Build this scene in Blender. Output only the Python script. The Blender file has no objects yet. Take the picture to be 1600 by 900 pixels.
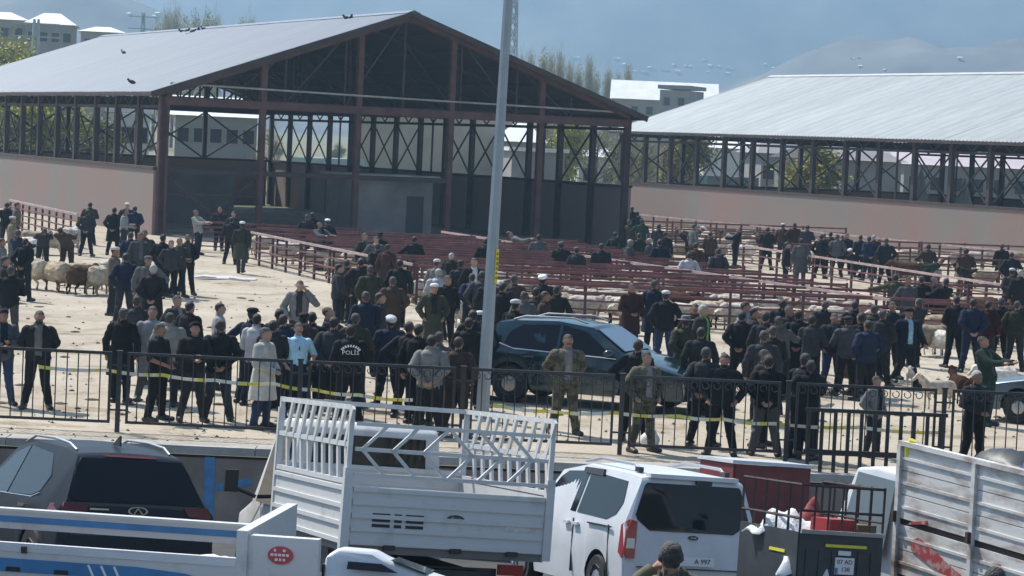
import bpy, bmesh, math, random
import numpy as np
from mathutils import Vector, Matrix
random.seed(7); RS = np.random.RandomState(11)
rad = math.radians
SC = bpy.context.scene; COL = SC.collection
# ------------------------------------------------------------------ camera, sky, sun, exposure
FPX, CX, CY, CAMZ = 4080.0, 800.0, 450.0, 5.0
PITCH, ROLL = math.atan(220 / FPX), 0.045
FWD = Vector((0, math.cos(PITCH), -math.sin(PITCH))); UPV = Vector((0, math.sin(PITCH), math.cos(PITCH))); RGT = Vector((1, 0, 0))
cam = bpy.data.cameras.new('camera'); camo = bpy.data.objects.new('camera', cam); COL.objects.link(camo)
_r = RGT * math.cos(ROLL) + UPV * math.sin(ROLL); _u = UPV * math.cos(ROLL) - RGT * math.sin(ROLL)
camo.matrix_world = Matrix(((_r.x, _u.x, -FWD.x, 0), (_r.y, _u.y, -FWD.y, 0), (_r.z, _u.z, -FWD.z, CAMZ), (0, 0, 0, 1)))
cam.sensor_width = 36; cam.lens = 36 * FPX / 1600; cam.clip_start = 0.5; cam.clip_end = 20000
SC.camera = camo
SUN = Vector((-0.70, 0.71, 0)).normalized() * math.cos(rad(52)) + Vector((0, 0, math.sin(rad(52))))
W = bpy.data.worlds.new('World'); SC.world = W; W.use_nodes = True
nt = W.node_tree; sky = nt.nodes.new('ShaderNodeTexSky'); sky.sky_type = 'NISHITA'; sky.sun_disc = False
sky.sun_elevation = rad(52); sky.sun_rotation = math.atan2(SUN.x, SUN.y); sky.altitude = 1500; sky.air_density = 1.2; sky.dust_density = 3.0; sky.ozone_density = 0.6
nt.links.new(sky.outputs[0], nt.nodes['Background'].inputs[0]); nt.nodes['Background'].inputs[1].default_value = 0.095
sl = bpy.data.lights.new('sun', 'SUN'); sl.energy = 4.2; sl.angle = rad(0.53); sl.color = (1, 0.95, 0.87)
so = bpy.data.objects.new('sun', sl); COL.objects.link(so); so.rotation_euler = SUN.to_track_quat('Z', 'Y').to_euler()
VS = SC.view_settings; VS.view_transform = 'Standard'; VS.look = 'None'; VS.exposure = 0.8; VS.gamma = 1; VS.use_curve_mapping = False
SC.cycles.use_denoising = True; SC.cycles.use_light_tree = False; SC.cycles.max_bounces = 4; SC.cycles.diffuse_bounces = 2; SC.cycles.glossy_bounces = 2; SC.cycles.volume_bounces = 0; SC.cycles.transparent_max_bounces = 6
# ------------------------------------------------------------------ where things stand
def ray(px, py):
    dx, dy = px - CX, py - CY
    x = dx * math.cos(ROLL) + dy * math.sin(ROLL); y = -dx * math.sin(ROLL) + dy * math.cos(ROLL)
    return RGT * x + FWD * FPX - UPV * y
def yard_z(y): return min(0.5, 0.00717 * (y - 44.4))
def road_z(y, x=0.0): return -0.21 + 0.0917 * (26.4 - max(y, -10)) - 0.03 * x
def on_ground(px, py, h=0.0, zf=yard_z):
    d = ray(px, py); Y = 40.0
    for _ in range(40):
        Y = Y * 0.5 + 0.5 * (((zf(Y) if zf is yard_z else zf(Y, d.x / d.y * Y)) + h - CAMZ) / d.z * d.y)
    return Vector((d.x / d.y * Y, Y, zf(Y)))
def at_depth(px, py, Y):
    d = ray(px, py); return Vector((0, 0, CAMZ)) + d * (Y / d.y)
# ------------------------------------------------------------------ materials
MATS = {}
def mat(name, col, rough=0.7, metal=0.0, var=0.0, scale=4.0, col2=None, bump=0.0, bscale=None, spec=0.5, stretch=None, detail=4, thr=None, rnd=0.0):
    if name in MATS: return MATS[name]
    m = bpy.data.materials.new(name); m.use_nodes = True; n = m.node_tree.nodes; l = m.node_tree.links
    b = n['Principled BSDF']; b.inputs['Roughness'].default_value = rough; b.inputs['Metallic'].default_value = metal
    b.inputs['Specular IOR Level'].default_value = spec
    c = tuple(col) + (1,)
    b.inputs['Base Color'].default_value = c
    m.diffuse_color = c
    if var or col2 or bump or rnd:
        tc = n.new('ShaderNodeTexCoord'); mp = n.new('ShaderNodeMapping'); l.new(tc.outputs['Object'], mp.inputs[0])
        if stretch: mp.inputs['Scale'].default_value = stretch
        nz = n.new('ShaderNodeTexNoise'); nz.inputs['Scale'].default_value = scale; nz.inputs['Detail'].default_value = detail; nz.inputs['Roughness'].default_value = 0.6
        l.new(mp.outputs[0], nz.inputs['Vector'])
        if var or col2:
            rp = n.new('ShaderNodeValToRGB'); e = rp.color_ramp.elements
            lo, hi = thr or (0.35, 0.68)
            e[0].position = lo; e[1].position = hi
            c2 = tuple(col2) if col2 else tuple(min(1, x * (1 + var)) for x in col)
            c1 = tuple(col) if col2 else tuple(x * (1 - var) for x in col)
            e[0].color = c1 + (1,); e[1].color = c2 + (1,)
            l.new(nz.outputs[0], rp.inputs[0]); l.new(rp.outputs[0], b.inputs['Base Color'])
        if rnd:
            oi = n.new('ShaderNodeObjectInfo'); mr = n.new('ShaderNodeMapRange'); mr.inputs[3].default_value = 1 - rnd; mr.inputs[4].default_value = 1 + rnd; l.new(oi.outputs['Random'], mr.inputs[0])
            mx = n.new('ShaderNodeVectorMath'); mx.operation = 'SCALE'; l.new(mr.outputs[0], mx.inputs['Scale']); mx.inputs[0].default_value = tuple(col)
            if var or col2: l.new(rp.outputs[0], mx.inputs[0])
            l.new(mx.outputs[0], b.inputs['Base Color'])
        if bump:
            nb = n.new('ShaderNodeTexNoise'); nb.inputs['Scale'].default_value = bscale or scale * 3; nb.inputs['Detail'].default_value = 5
            l.new(mp.outputs[0], nb.inputs['Vector'])
            bp = n.new('ShaderNodeBump'); bp.inputs['Strength'].default_value = bump; bp.inputs['Distance'].default_value = 0.05
            l.new(nb.outputs[0], bp.inputs['Height']); l.new(bp.outputs[0], b.inputs['Normal'])
    MATS[name] = m; return m
def glass_mat(name, col=(0.004, 0.005, 0.008), rough=0.05):
    return mat(name, col, rough, 0, spec=0.3)
M = {
 'steel': mat('dark red oxide steel', (0.095, 0.042, 0.038), 0.75, var=0.3, scale=1.5),
 'steel_dark': mat('dark brown steel', (0.055, 0.036, 0.032), 0.8, var=0.25, scale=1.5),
 'pen_red': mat('pen red paint', (0.135, 0.044, 0.043), 0.6, var=0.4, scale=2.0, rnd=.3),
 'pen_worn': mat('worn pale pen pipe', (0.42, 0.30, 0.28), 0.5, var=0.25, scale=3.0),
 'roof_blue': mat('weathered blue grey sheet', (0.118, 0.162, 0.222), 0.6, 0.0, var=0.12, scale=1.2, stretch=(.12, 1.5, 1), rnd=.05),
 'roof_white': mat('pale galvanised sheet', (0.42, 0.445, 0.44), 0.5, 0.1, var=0.13, scale=1.2, stretch=(.15, 1.5, 1), rnd=.05),
 'plaster': mat('pink plaster', (0.275, 0.18, 0.158), 0.95, col2=(0.225, 0.198, 0.178), scale=0.35, bump=0.2, bscale=6, thr=(0.38, 0.62), detail=9, stretch=(1, 1, .55)),
 'plaster_grey': mat('bare grey render', (0.2, 0.19, 0.18), 0.95, var=0.25, scale=0.5, bump=0.2),
 'concrete': mat('concrete', (0.36, 0.34, 0.31), 0.95, var=0.25, scale=1.2, bump=0.3, bscale=14),
 'concrete_brown': mat('stained concrete wall', (0.30, 0.235, 0.195), 0.95, var=0.3, scale=0.8, bump=0.3, bscale=8),
 'iron': mat('fence iron', (0.028, 0.026, 0.026), 0.5, var=0.2, scale=5),
 'galv': mat('galvanised pole', (0.34, 0.385, 0.41), 0.55, 0.25, var=0.08, scale=2),
 'white_paint': mat('white vehicle paint', (0.62, 0.635, 0.66), 0.35, var=0.09, scale=1.6, spec=0.5, detail=7),
 'white_dirty': mat('dirty white paint', (0.60, 0.60, 0.59), 0.5, col2=(0.33, 0.30, 0.27), scale=2.6, thr=(0.55, 0.85), detail=8),
 'white_worn': mat('scuffed white boards', (0.62, 0.61, 0.59), 0.65, col2=(0.17, 0.095, 0.06), scale=3.4, thr=(0.46, 0.74), detail=9, stretch=(0.5, 0.5, 1.6)),
 'rubber': mat('tyre rubber', (0.018, 0.018, 0.018), 0.85),
 'black_trim': mat('black trim', (0.02, 0.02, 0.021), 0.5),
 'chrome': mat('chrome', (0.7, 0.7, 0.7), 0.2, 1.0),
 'alloy': mat('alloy rim', (0.45, 0.45, 0.46), 0.35, 0.8),
 'glass': glass_mat('tinted car glass'),
 'lamp_red': mat('red tail lamp', (0.33, 0.012, 0.012), 0.15),
 'lamp_white': mat('clear lamp', (0.7, 0.66, 0.6), 0.15),
 'plate': mat('number plate', (0.75, 0.76, 0.78), 0.4),
 'ink': mat('black ink', (0.015, 0.015, 0.016), 0.6),
 'white_print': mat('white print', (0.8, 0.8, 0.8), 0.6),
 'red_paint': mat('red sign paint', (0.42, 0.06, 0.06), 0.6),
 'yellow': mat('yellow tape', (0.72, 0.66, 0.05), 0.5),
 'blue_paint': mat('blue paint', (0.05, 0.2, 0.42), 0.5, var=0.15, scale=3),
}
ORD = ['first', 'second', 'third', 'fourth', 'fifth', 'sixth', 'seventh', 'eighth', 'ninth', 'tenth', 'eleventh', 'twelfth', 'thirteenth', 'fourteenth', 'fifteenth', 'sixteenth', 'seventeenth', 'eighteenth', 'nineteenth', 'twentieth']
def nth(i): return ORD[i] if i < 20 else ['twenty', 'thirty', 'forty', 'fifty'][(i + 1) // 10 - 2] + '-' + ORD[(i + 1) % 10 - 1] if (i + 1) % 10 else ['twentieth', 'thirtieth', 'fortieth', 'fiftieth'][(i + 1) // 10 - 2]
# ------------------------------------------------------------------ mesh builder
class MB:
    def __init__(s): s.v = []; s.f = []; s.mi = []; s.m = 0
    def add(s, vs, fs):
        o = len(s.v); s.v += [tuple(p) for p in vs]; s.f += [tuple(i + o for i in f) for f in fs]; s.mi += [s.m] * len(fs); return s
    def box(s, c, d, R=None):
        hx, hy, hz = d[0] / 2, d[1] / 2, d[2] / 2
        vs = [Vector((x, y, z)) for x in (-hx, hx) for y in (-hy, hy) for z in (-hz, hz)]
        if R is not None: vs = [R @ p for p in vs]
        c = Vector(c)
        return s.add([p + c for p in vs], [(0, 1, 3, 2), (4, 6, 7, 5), (0, 4, 5, 1), (2, 3, 7, 6), (0, 2, 6, 4), (1, 5, 7, 3)])
    def bar(s, a, b, w, h=None, up=(0, 0, 1)):
        a, b = Vector(a), Vector(b); h = h or w; d = (b - a); L = d.length; d = d / L; up = Vector(up)
        if abs(d.dot(up)) > 0.98: up = Vector((1, 0, 0))
        x = d.cross(up).normalized(); z = x.cross(d)
        R = Matrix((x, d, z)).transposed()
        return s.box((a + b) / 2, (w, L, h), R)
    def tube(s, pts, r, n=8, cap=True):
        pts = [Vector(p) for p in pts]; rr = r if isinstance(r, (list, tuple)) else [r] * len(pts); rings = []
        for i, p in enumerate(pts):
            d = (pts[min(i + 1, len(pts) - 1)] - pts[max(i - 1, 0)]).normalized()
            up = Vector((0, 0, 1)) if abs(d.z) < 0.95 else Vector((1, 0, 0))
            x = d.cross(up).normalized(); y = x.cross(d)
            rings.append([p + (x * math.cos(t) + y * math.sin(t)) * rr[i] for t in [2 * math.pi * k / n for k in range(n)]])
        return s.loft(rings, cap)
    def loft(s, rings, cap=True, closed=True):
        n = len(rings[0]); vs = [p for r in rings for p in r]; fs = []
        for i in range(len(rings) - 1):
            for j in range(n if closed else n - 1):
                a, b = i * n + j, i * n + (j + 1) % n
                fs.append((a, b, b + n, a + n))
        if cap: fs += [tuple(range(n))[::-1], tuple(range((len(rings) - 1) * n, len(rings) * n))]
        return s.add(vs, fs)
    def lathe(s, c, prof, n=16, axis='z'):
        rings = []
        for r, h in prof:
            ring = []
            for k in range(n):
                t = 2 * math.pi * k / n; a, b = r * math.cos(t), r * math.sin(t)
                p = (a, b, h) if axis == 'z' else ((h, a, b) if axis == 'x' else (b, h, a))
                ring.append(Vector(c) + Vector(p))
            rings.append(ring)
        return s.loft(rings)
    def ell(s, c, r, R=None, nu=14, nv=9):
        c = Vector(c); rings = []
        for i in range(1, nv):
            ph = math.pi * i / nv - math.pi / 2; ring = []
            for k in range(nu):
                t = 2 * math.pi * k / nu
                p = Vector((r[0] * math.cos(ph) * math.cos(t), r[1] * math.cos(ph) * math.sin(t), r[2] * math.sin(ph)))
                if R is not None: p = R @ p
                ring.append(c + p)
            rings.append(ring)
        return s.loft(rings)
    def prism(s, pts, d):
        d = Vector(d); n = len(pts); a = [Vector(p) for p in pts]; b = [p + d for p in a]
        return s.add(a + b, [tuple(range(n))[::-1], tuple(range(n, 2 * n))] + [(i, (i + 1) % n, n + (i + 1) % n, n + i) for i in range(n)])
    def mesh(s, name, mats, smooth=False, fix=True, angle=40):
        me = bpy.data.meshes.new(name); me.from_pydata(s.v, [], s.f)
        for m in (mats if isinstance(mats, (list, tuple)) else [mats]): me.materials.append(m)
        if any(s.mi): me.polygons.foreach_set('material_index', s.mi)
        if fix:
            bm = bmesh.new(); bm.from_mesh(me); bmesh.ops.recalc_face_normals(bm, faces=bm.faces); bm.to_mesh(me); bm.free()
        if smooth:
            me.polygons.foreach_set('use_smooth', [True] * len(me.polygons)); me.set_sharp_from_angle(angle=rad(angle))
        me.update(); return me
    def build(s, name, mats, parent=None, smooth=False, **k):
        return link(name, s.mesh(name, mats, smooth, **k), parent)
def link(name, me, parent=None, loc=None):
    o = bpy.data.objects.new(name, me); COL.objects.link(o)
    if parent is not None: o.parent = parent
    if loc is not None: o.location = loc
    return o
def tag(o, label=None, cat=None, group=None, kind=None):
    if label: o['label'] = label
    if cat: o['category'] = cat
    if group: o['group'] = group
    if kind: o['kind'] = kind
    return o
def thing(name, loc=(0, 0, 0), rz=0.0, label=None, cat=None, group=None):
    o = bpy.data.objects.new(name, None); COL.objects.link(o); o.location = loc; o.rotation_euler = (0, 0, rz); o.empty_display_size = 0.2
    return tag(o, label, cat, group)
def inst(o, parent=None, loc=None, rot=None, scale=None):
    c = o.copy(); COL.objects.link(c)
    if parent is not None: c.parent = parent
    if loc is not None: c.location = loc
    if rot is not None: c.rotation_euler = rot
    if scale is not None: c.scale = scale
    return c
def copy_tree(o, parent=None):
    c = o.copy(); COL.objects.link(c)
    if parent is not None: c.parent = parent
    for ch in o.children: copy_tree(ch, c)
    return c
def text_mesh(txt, size, m, ext=0.002):
    cu = bpy.data.curves.new('t', 'FONT'); cu.body = txt; cu.size = size; cu.extrude = ext; cu.align_x = 'CENTER'; cu.align_y = 'CENTER'; cu.resolution_u = 2
    to = bpy.data.objects.new('t', cu); COL.objects.link(to); dg = bpy.context.evaluated_depsgraph_get()
    me = bpy.data.meshes.new_from_object(to.evaluated_get(dg)); me.materials.clear(); me.materials.append(m)
    bpy.data.objects.remove(to); bpy.data.curves.remove(cu); return me
# ------------------------------------------------------------------ noise for terrain
_NT = {}
def vnoise(x, y, seed):
    r = _NT.setdefault(seed, None) if _NT.get(seed) is not None else _NT.__setitem__(seed, np.random.RandomState(seed).rand(64, 64)) or _NT[seed]; xi = np.floor(x).astype(int); yi = np.floor(y).astype(int); fx = x - xi; fy = y - yi
    fx = fx * fx * (3 - 2 * fx); fy = fy * fy * (3 - 2 * fy); g = lambda a, b: r[a % 64, b % 64]
    return (g(xi, yi) * (1 - fx) + g(xi + 1, yi) * fx) * (1 - fy) + (g(xi, yi + 1) * (1 - fx) + g(xi + 1, yi + 1) * fx) * fy
def fbm(x, y, seed, o=5):
    return sum(vnoise(x * 2 ** k, y * 2 ** k, seed + k) / 2 ** k for k in range(o)) / 2
def grid_mesh(name, xs, ys, hf, mats, mfun=None):
    X, Y = np.meshgrid(xs, ys); Z = hf(X, Y); n = len(xs)
    vs = np.stack([X.ravel(), Y.ravel(), Z.ravel()], 1).tolist()
    fs = [(j * n + i, j * n + i + 1, (j + 1) * n + i + 1, (j + 1) * n + i) for j in range(len(ys) - 1) for i in range(n - 1)]
    me = bpy.data.meshes.new(name); me.from_pydata(vs, [], fs)
    for m in mats: me.materials.append(m)
    if mfun: me.polygons.foreach_set('material_index', [mfun(p.center) for p in me.polygons])
    me.polygons.foreach_set('use_smooth', [True] * len(me.polygons)); me.update()
    return link(name, me)
# ------------------------------------------------------------------ ground, road, hills
def sand_material():
    m = bpy.data.materials.new('dry trodden sand'); m.use_nodes = True; n = m.node_tree.nodes; l = m.node_tree.links; b = n['Principled BSDF']; b.inputs['Roughness'].default_value = 0.95
    b.inputs['Specular IOR Level'].default_value = 0.15
    tc = n.new('ShaderNodeTexCoord')
    def nz(s, d=6, st=None):
        t = n.new('ShaderNodeTexNoise'); t.inputs['Scale'].default_value = s; t.inputs['Detail'].default_value = d; t.inputs['Roughness'].default_value = 0.65
        if st:
            mp = n.new('ShaderNodeMapping'); mp.inputs['Scale'].default_value = st; l.new(tc.outputs['Object'], mp.inputs[0]); l.new(mp.outputs[0], t.inputs['Vector'])
        else: l.new(tc.outputs['Object'], t.inputs['Vector'])
        return t
    r1 = n.new('ShaderNodeValToRGB'); e = r1.color_ramp.elements; e[0].position = 0.3; e[1].position = 0.7
    e[0].color = (0.385, 0.325, 0.25, 1); e[1].color = (0.53, 0.475, 0.39, 1); l.new(nz(0.22).outputs[0], r1.inputs[0])
    r2 = n.new('ShaderNodeValToRGB'); e = r2.color_ramp.elements; e[0].position = 0.52; e[1].position = 0.72; e[0].color = (1, 1, 1, 1); e[1].color = (0.62, 0.57, 0.52, 1)
    l.new(nz(1.6, 8, (1, 0.35, 1)).outputs[0], r2.inputs[0])
    r3 = n.new('ShaderNodeValToRGB'); e = r3.color_ramp.elements; e[0].position = 0.35; e[1].position = 0.65; e[0].color = (0.86, 0.85, 0.83, 1); e[1].color = (1, 1, 1, 1)
    l.new(nz(9, 6).outputs[0], r3.inputs[0])
    r4 = n.new('ShaderNodeValToRGB'); e = r4.color_ramp.elements; e[0].position = 0.56; e[1].position = 0.66; e[0].color = (1, 1, 1, 1); e[1].color = (0.66, 0.6, 0.53, 1); l.new(nz(0.55, 9, (.55, 1.2, 1)).outputs[0], r4.inputs[0])
    def mul(a, c):
        x = n.new('ShaderNodeMix'); x.data_type = 'RGBA'; x.blend_type = 'MULTIPLY'; x.inputs[0].default_value = 1; l.new(a, x.inputs[6]); l.new(c, x.inputs[7]); return x.outputs[2]
    l.new(mul(mul(mul(r1.outputs[0], r2.outputs[0]), r3.outputs[0]), r4.outputs[0]), b.inputs['Base Color'])
    bp = n.new('ShaderNodeBump'); bp.inputs['Strength'].default_value = 0.5; bp.inputs['Distance'].default_value = 0.06; l.new(nz(5, 8).outputs[0], bp.inputs['Height']); l.new(bp.outputs[0], b.inputs['Normal'])
    return m
M['sand'] = sand_material()
M['field'] = mat('dry spring field', (0.22, 0.18, 0.11), 0.95, col2=(0.16, 0.17, 0.07), scale=0.02, detail=8)
M['asphalt'] = mat('asphalt', (0.055, 0.054, 0.052), 0.9, var=0.25, scale=2, bump=0.4, bscale=60)
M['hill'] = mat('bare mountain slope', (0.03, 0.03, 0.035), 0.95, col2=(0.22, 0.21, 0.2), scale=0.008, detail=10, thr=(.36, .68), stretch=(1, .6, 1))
def ground_h(X, Y):
    h = np.minimum(0.5, 0.00717 * (Y - 44.4)) + np.where((Y < 111) & (Y > 43.2), 0.03 * (fbm(X / 3.0, Y / 3.0, 3) - 0.5), 0)
    return h + np.maximum(0, Y - 204) * 0.005 + np.clip(-X - 15, 0, 300) * np.clip((Y - 204) / 240, 0, 1) * 0.02
xs = np.unique(np.concatenate([np.linspace(-3500, -60, 24), np.linspace(-60, 60, 90), np.linspace(60, 3500, 24)]))
ys = np.unique(np.concatenate([np.linspace(42.1, 120, 100), np.linspace(120, 384, 40), np.linspace(384, 2000, 40)]))
tag(grid_mesh('ground', xs, ys, ground_h, [M['sand'], M['field']], lambda c: 0 if c.y < 162 and abs(c.x) < 70 else 1), kind='structure')
mb = MB(); mb.add([(x, y, road_z(y, x)) for y in (-40, -10, 42.0) for x in (-25, 25)], [(0, 1, 3, 2), (2, 3, 5, 4)])
tag(mb.build('road', M['asphalt']), kind='structure')
def hill_h(X, Y):
    rid = 1 - np.abs(2 * fbm(X / 900 + 3.1, Y / 1500 + 0.7, 21, 6) - 1); t = np.clip((Y - 2300) / 3300, 0, 1)
    g = lambda cx, cy, sx, sy, h: h * np.exp(-((X - cx) / sx) ** 2 - ((Y - cy) / sy) ** 2)
    rough = 0.75 + 0.5 * fbm(X / 150, Y / 190, 41, 5)
    gul = 0.62 + 0.76 * fbm(X / 85 + 5, Y / 150, 61, 6)
    near = (g(255, 1500, 120, 240, 50) + g(360, 1450, 120, 220, 34) + g(150, 1560, 100, 220, 20) + g(-285, 1500, 110, 240, 62) + g(-190, 1560, 90, 220, 24)) * gul
    mid = (g(120, 2700, 260, 300, 120) + g(-260, 2900, 300, 300, 135) + g(520, 2900, 240, 300, 150)) * (0.7 + 0.6 * fbm(X / 140, Y / 220, 71, 6))
    return np.minimum(5 + 0.012 * np.clip(Y - 1000, 0, 9000) + 320 * t ** 0.9 + 210 * (rid - 0.5) * np.clip((Y - 2300) / 900, 0, 1) + 70 * (fbm(X / 260, Y / 330, 51, 6) - 0.5) * np.clip((Y - 2300) / 700, 0, 1) + near + mid, 440)
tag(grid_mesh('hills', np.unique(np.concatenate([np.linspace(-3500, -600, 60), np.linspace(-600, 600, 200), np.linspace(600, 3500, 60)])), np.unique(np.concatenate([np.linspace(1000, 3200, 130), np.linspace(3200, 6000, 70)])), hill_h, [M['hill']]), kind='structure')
# ------------------------------------------------------------------ retaining wall
rw = thing('retaining_wall', (0, 41.9, road_z(41.9)), label='brown stained concrete retaining wall with blue painted strokes below the iron fence', cat='wall')
hW = -road_z(41.9)
mb = MB(); mb.box((0, 0, hW / 2 - 0.6), (60, 0.36, hW + 0.8)); mb.build('wall_face', M['concrete_brown'], rw)
mb = MB(); k = -30.0
cop = None
while k < 30:
    if cop is None:
        b_ = MB(); b_.box((0, 0, 0), (1.985, 0.5, 0.13)); cop = b_.build('coping_stone', M['concrete'], rw); cop.location = (k + 1, 0.02, hW - 0.14 + 0.065)
    else: inst(cop, rw, (k + 1, 0.02, hW - 0.14 + 0.065 + random.uniform(-.004, .004)))
    k += 2.0
bm_ = mat('faded blue wall paint', (0.10, 0.26, 0.47), 0.9, var=0.2, scale=4)
def wall_pt(px, py): return at_depth(px, py, 41.715) - rw.location
def stroke(name, a, b, w):
    m_ = MB(); m_.bar(a, b, w, 0.006, up=(0, -1, 0)); return m_.build(name, bm_, rw)
stroke('paint_stroke', wall_pt(328, 714), wall_pt(325, 822), 0.17)
stroke('paint_stroke', wall_pt(338, 762), wall_pt(392, 752), 0.12)
# ------------------------------------------------------------------ iron fence
FY = 43.1
joints = [-100, 184, 467, 722, 971, 1231, 1475, 1725]
def fx(px): return at_depth(px, 640, FY).x
post_me = MB().box((0, 0, 0.56), (0.075, 0.06, 1.52)).box((0, 0, 1.335), (0.1, 0.09, 0.03)).mesh('post', M['iron'])
bar_me = MB().box((0, 0, 0.73), (0.018, 0.018, 1.14)).mesh('bar', M['iron'])
cb = MB(); n_ = 10
for t in range(n_):
    for q in range(4): pass
rings = []
for t in range(11):
    a = -0.6 + 2 * math.pi * 0.86 * t / 10
    c = Vector((0.055 * math.cos(a), 0, 0.055 * math.sin(a))); d = Vector((-math.sin(a), 0, math.cos(a))); x = Vector((0, 1, 0)); y = c.normalized()
    rings.append([c + (x * math.cos(u) + y * math.sin(u)) * 0.011 for u in (0.8, 2.4, 3.9, 5.5)])
cb.loft(rings); curl_me = cb.mesh('scroll', M['iron'])
where = ['by the man in the black jacket and grey shirt', 'in front of the man holding a phone', 'behind the cab of the white cage truck', 'beside the leaning grey lamp pole', 'in front of the second soldier', 'in front of the bald man in black', 'behind the scuffed white truck']
for i in range(7):
    xa, xb = fx(joints[i]) , fx(joints[i + 1])
    f = thing('iron_fence_panel', (xa, FY, 0), label='black iron fence panel ' + where[i], cat='fence', group='panels of the black iron fence')
    W_ = xb - xa; a, b = 0.13, W_ - 0.13
    link('post', post_me, f)
    if i == 6: link('post', post_me, f, (W_, 0, 0))
    for z, h in ((1.3, 0.05), (0.16, 0.045)):
        m_ = MB(); m_.box(((a + b) / 2, 0, z), (b - a, 0.045, h)); m_.build('rail', M['iron'], f)
    for x in (a + 0.02, b - 0.02):
        m_ = MB(); m_.box((x, 0, 0.73), (0.042, 0.042, 1.09)); m_.build('frame_upright', M['iron'], f)
    for x0, z in ((0.035, 1.1), (0.035, 0.36), (W_ - 0.13, 1.1), (W_ - 0.13, 0.36)):
        m_ = MB(); m_.box((x0 + 0.05, 0, z), (0.1, 0.02, 0.03)); m_.build('bracket', M['iron'], f)
    nb = int(round((b - a) / 0.187))
    for k in range(1, nb):
        x = a + (b - a) * k / nb; link('bar', bar_me, f, (x, random.uniform(-.004, .004), 0))
    if i in (2, 3, 4, 5, 6):
        for k in range(nb):
            o = link('scroll', curl_me, f, (a + (b - a) * (k + 0.5) / nb, 0, 1.2)); o.rotation_euler = (0, random.choice((0, math.pi)), 0)
# slatted steel gate nearer the road, at the right
g = thing('slatted_railing', (fx(1262) * 41.98 / FY, 41.98, 0.02), label='dark railing of broad upright slats in front of the boy', cat='railing')
sl_me = MB().box((0, 0, 0.46), (0.06, 0.03, 0.98)).mesh('slat', M['iron'])
for z in (0.97, 0.3): MB().box((1.12, 0.02, z), (2.3, 0.05, 0.06)).build('rail', M['iron'], g)
for k in range(11): link('slat', sl_me, g, (0.03 + k * 0.212, -0.03, 0))
# ------------------------------------------------------------------ warning tape behind the fence
M['tape'] = mat('striped warning tape', (0.75, 0.68, 0.07), 0.5, col2=(0.75, 0.73, 0.62), scale=5, thr=(0.48, 0.52), stretch=(1, 0.1, 0.1))
for name_pts, lab in (([(60, 573), (165, 578), (255, 586), (335, 594), (430, 600), (492, 609), (560, 617), (645, 625)], 'yellow warning tape sagging behind the fence by the police officers'), ([(768, 632), (860, 643), (960, 645), (1060, 650), (1130, 655), (1210, 662), (1345, 668), (1470, 676)], 'yellow warning tape stretched between the soldiers and the bald man')):
    P = [at_depth(x, y, 43.45) for x, y in name_pts]; P2 = []
    for a, b in zip(P[:-1], P[1:]):
        for t in range(5): q = a.lerp(b, t / 5); q.z -= 0.03 * math.sin(math.pi * t / 5); P2.append(q)
    P2.append(P[-1]); m_ = MB(); r_ = []
    for k, p in enumerate(P2):
        tw = 0.5 * math.sin(k * 0.9); u = Vector((0, math.sin(tw), math.cos(tw))) * 0.03; w = Vector((0, math.cos(tw), -math.sin(tw))) * 0.0015
        r_.append([p - u - w, p + u - w, p + u + w, p - u + w])
    tag(m_.loft(r_).build('warning_tape', M['tape']), lab, 'tape')
# ------------------------------------------------------------------ lamp pole
base = on_ground(753, 656)
lp = thing('lamp_pole', base, label='tall leaning grey tapered lamp pole with a yellow sticker', cat='lamp pole')
lp.rotation_euler = (0, rad(1.0), 0)
MB().loft([[Vector((r * math.cos(t), r * math.sin(t), z)) for t in [2 * math.pi * (k + .5) / 8 for k in range(8)]] for r, z in ((0.132, 0), (0.128, 0.5), (0.07, 10.2))]).build('shaft', M['galv'], lp)
MB().box((0, 0, 0.012), (0.5, 0.5, 0.03)).build('base_plate', M['galv'], lp)
MB().box((0, -0.122, 0.9), (0.12, 0.02, 0.34)).build('service_door', M['galv'], lp)
MB().tube([(0, 0, 10.1), (0, -0.3, 10.45), (0, -1.5, 10.6)], 0.04).build('arm', M['galv'], lp)
MB().ell((0, -1.75, 10.6), (0.16, 0.34, 0.07)).build('lantern', M['galv'], lp, smooth=True)
zt = (at_depth(772, 415, base.y).z - base.z)
st = MB().box((0.094, -0.072, zt), (0.07, 0.012, 0.62), Matrix.Rotation(0.78, 3, 'Z')).build('sticker', M['yellow'], lp)
for k in range(6): MB().box((0.0975, -0.0765, zt - .22 + k * .088), (.04, .014, random.uniform(.03, .06)), Matrix.Rotation(0.78, 3, 'Z')).build('sticker_stroke', mat('dark ochre print', (.3, .2, .01), .6), st)
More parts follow.
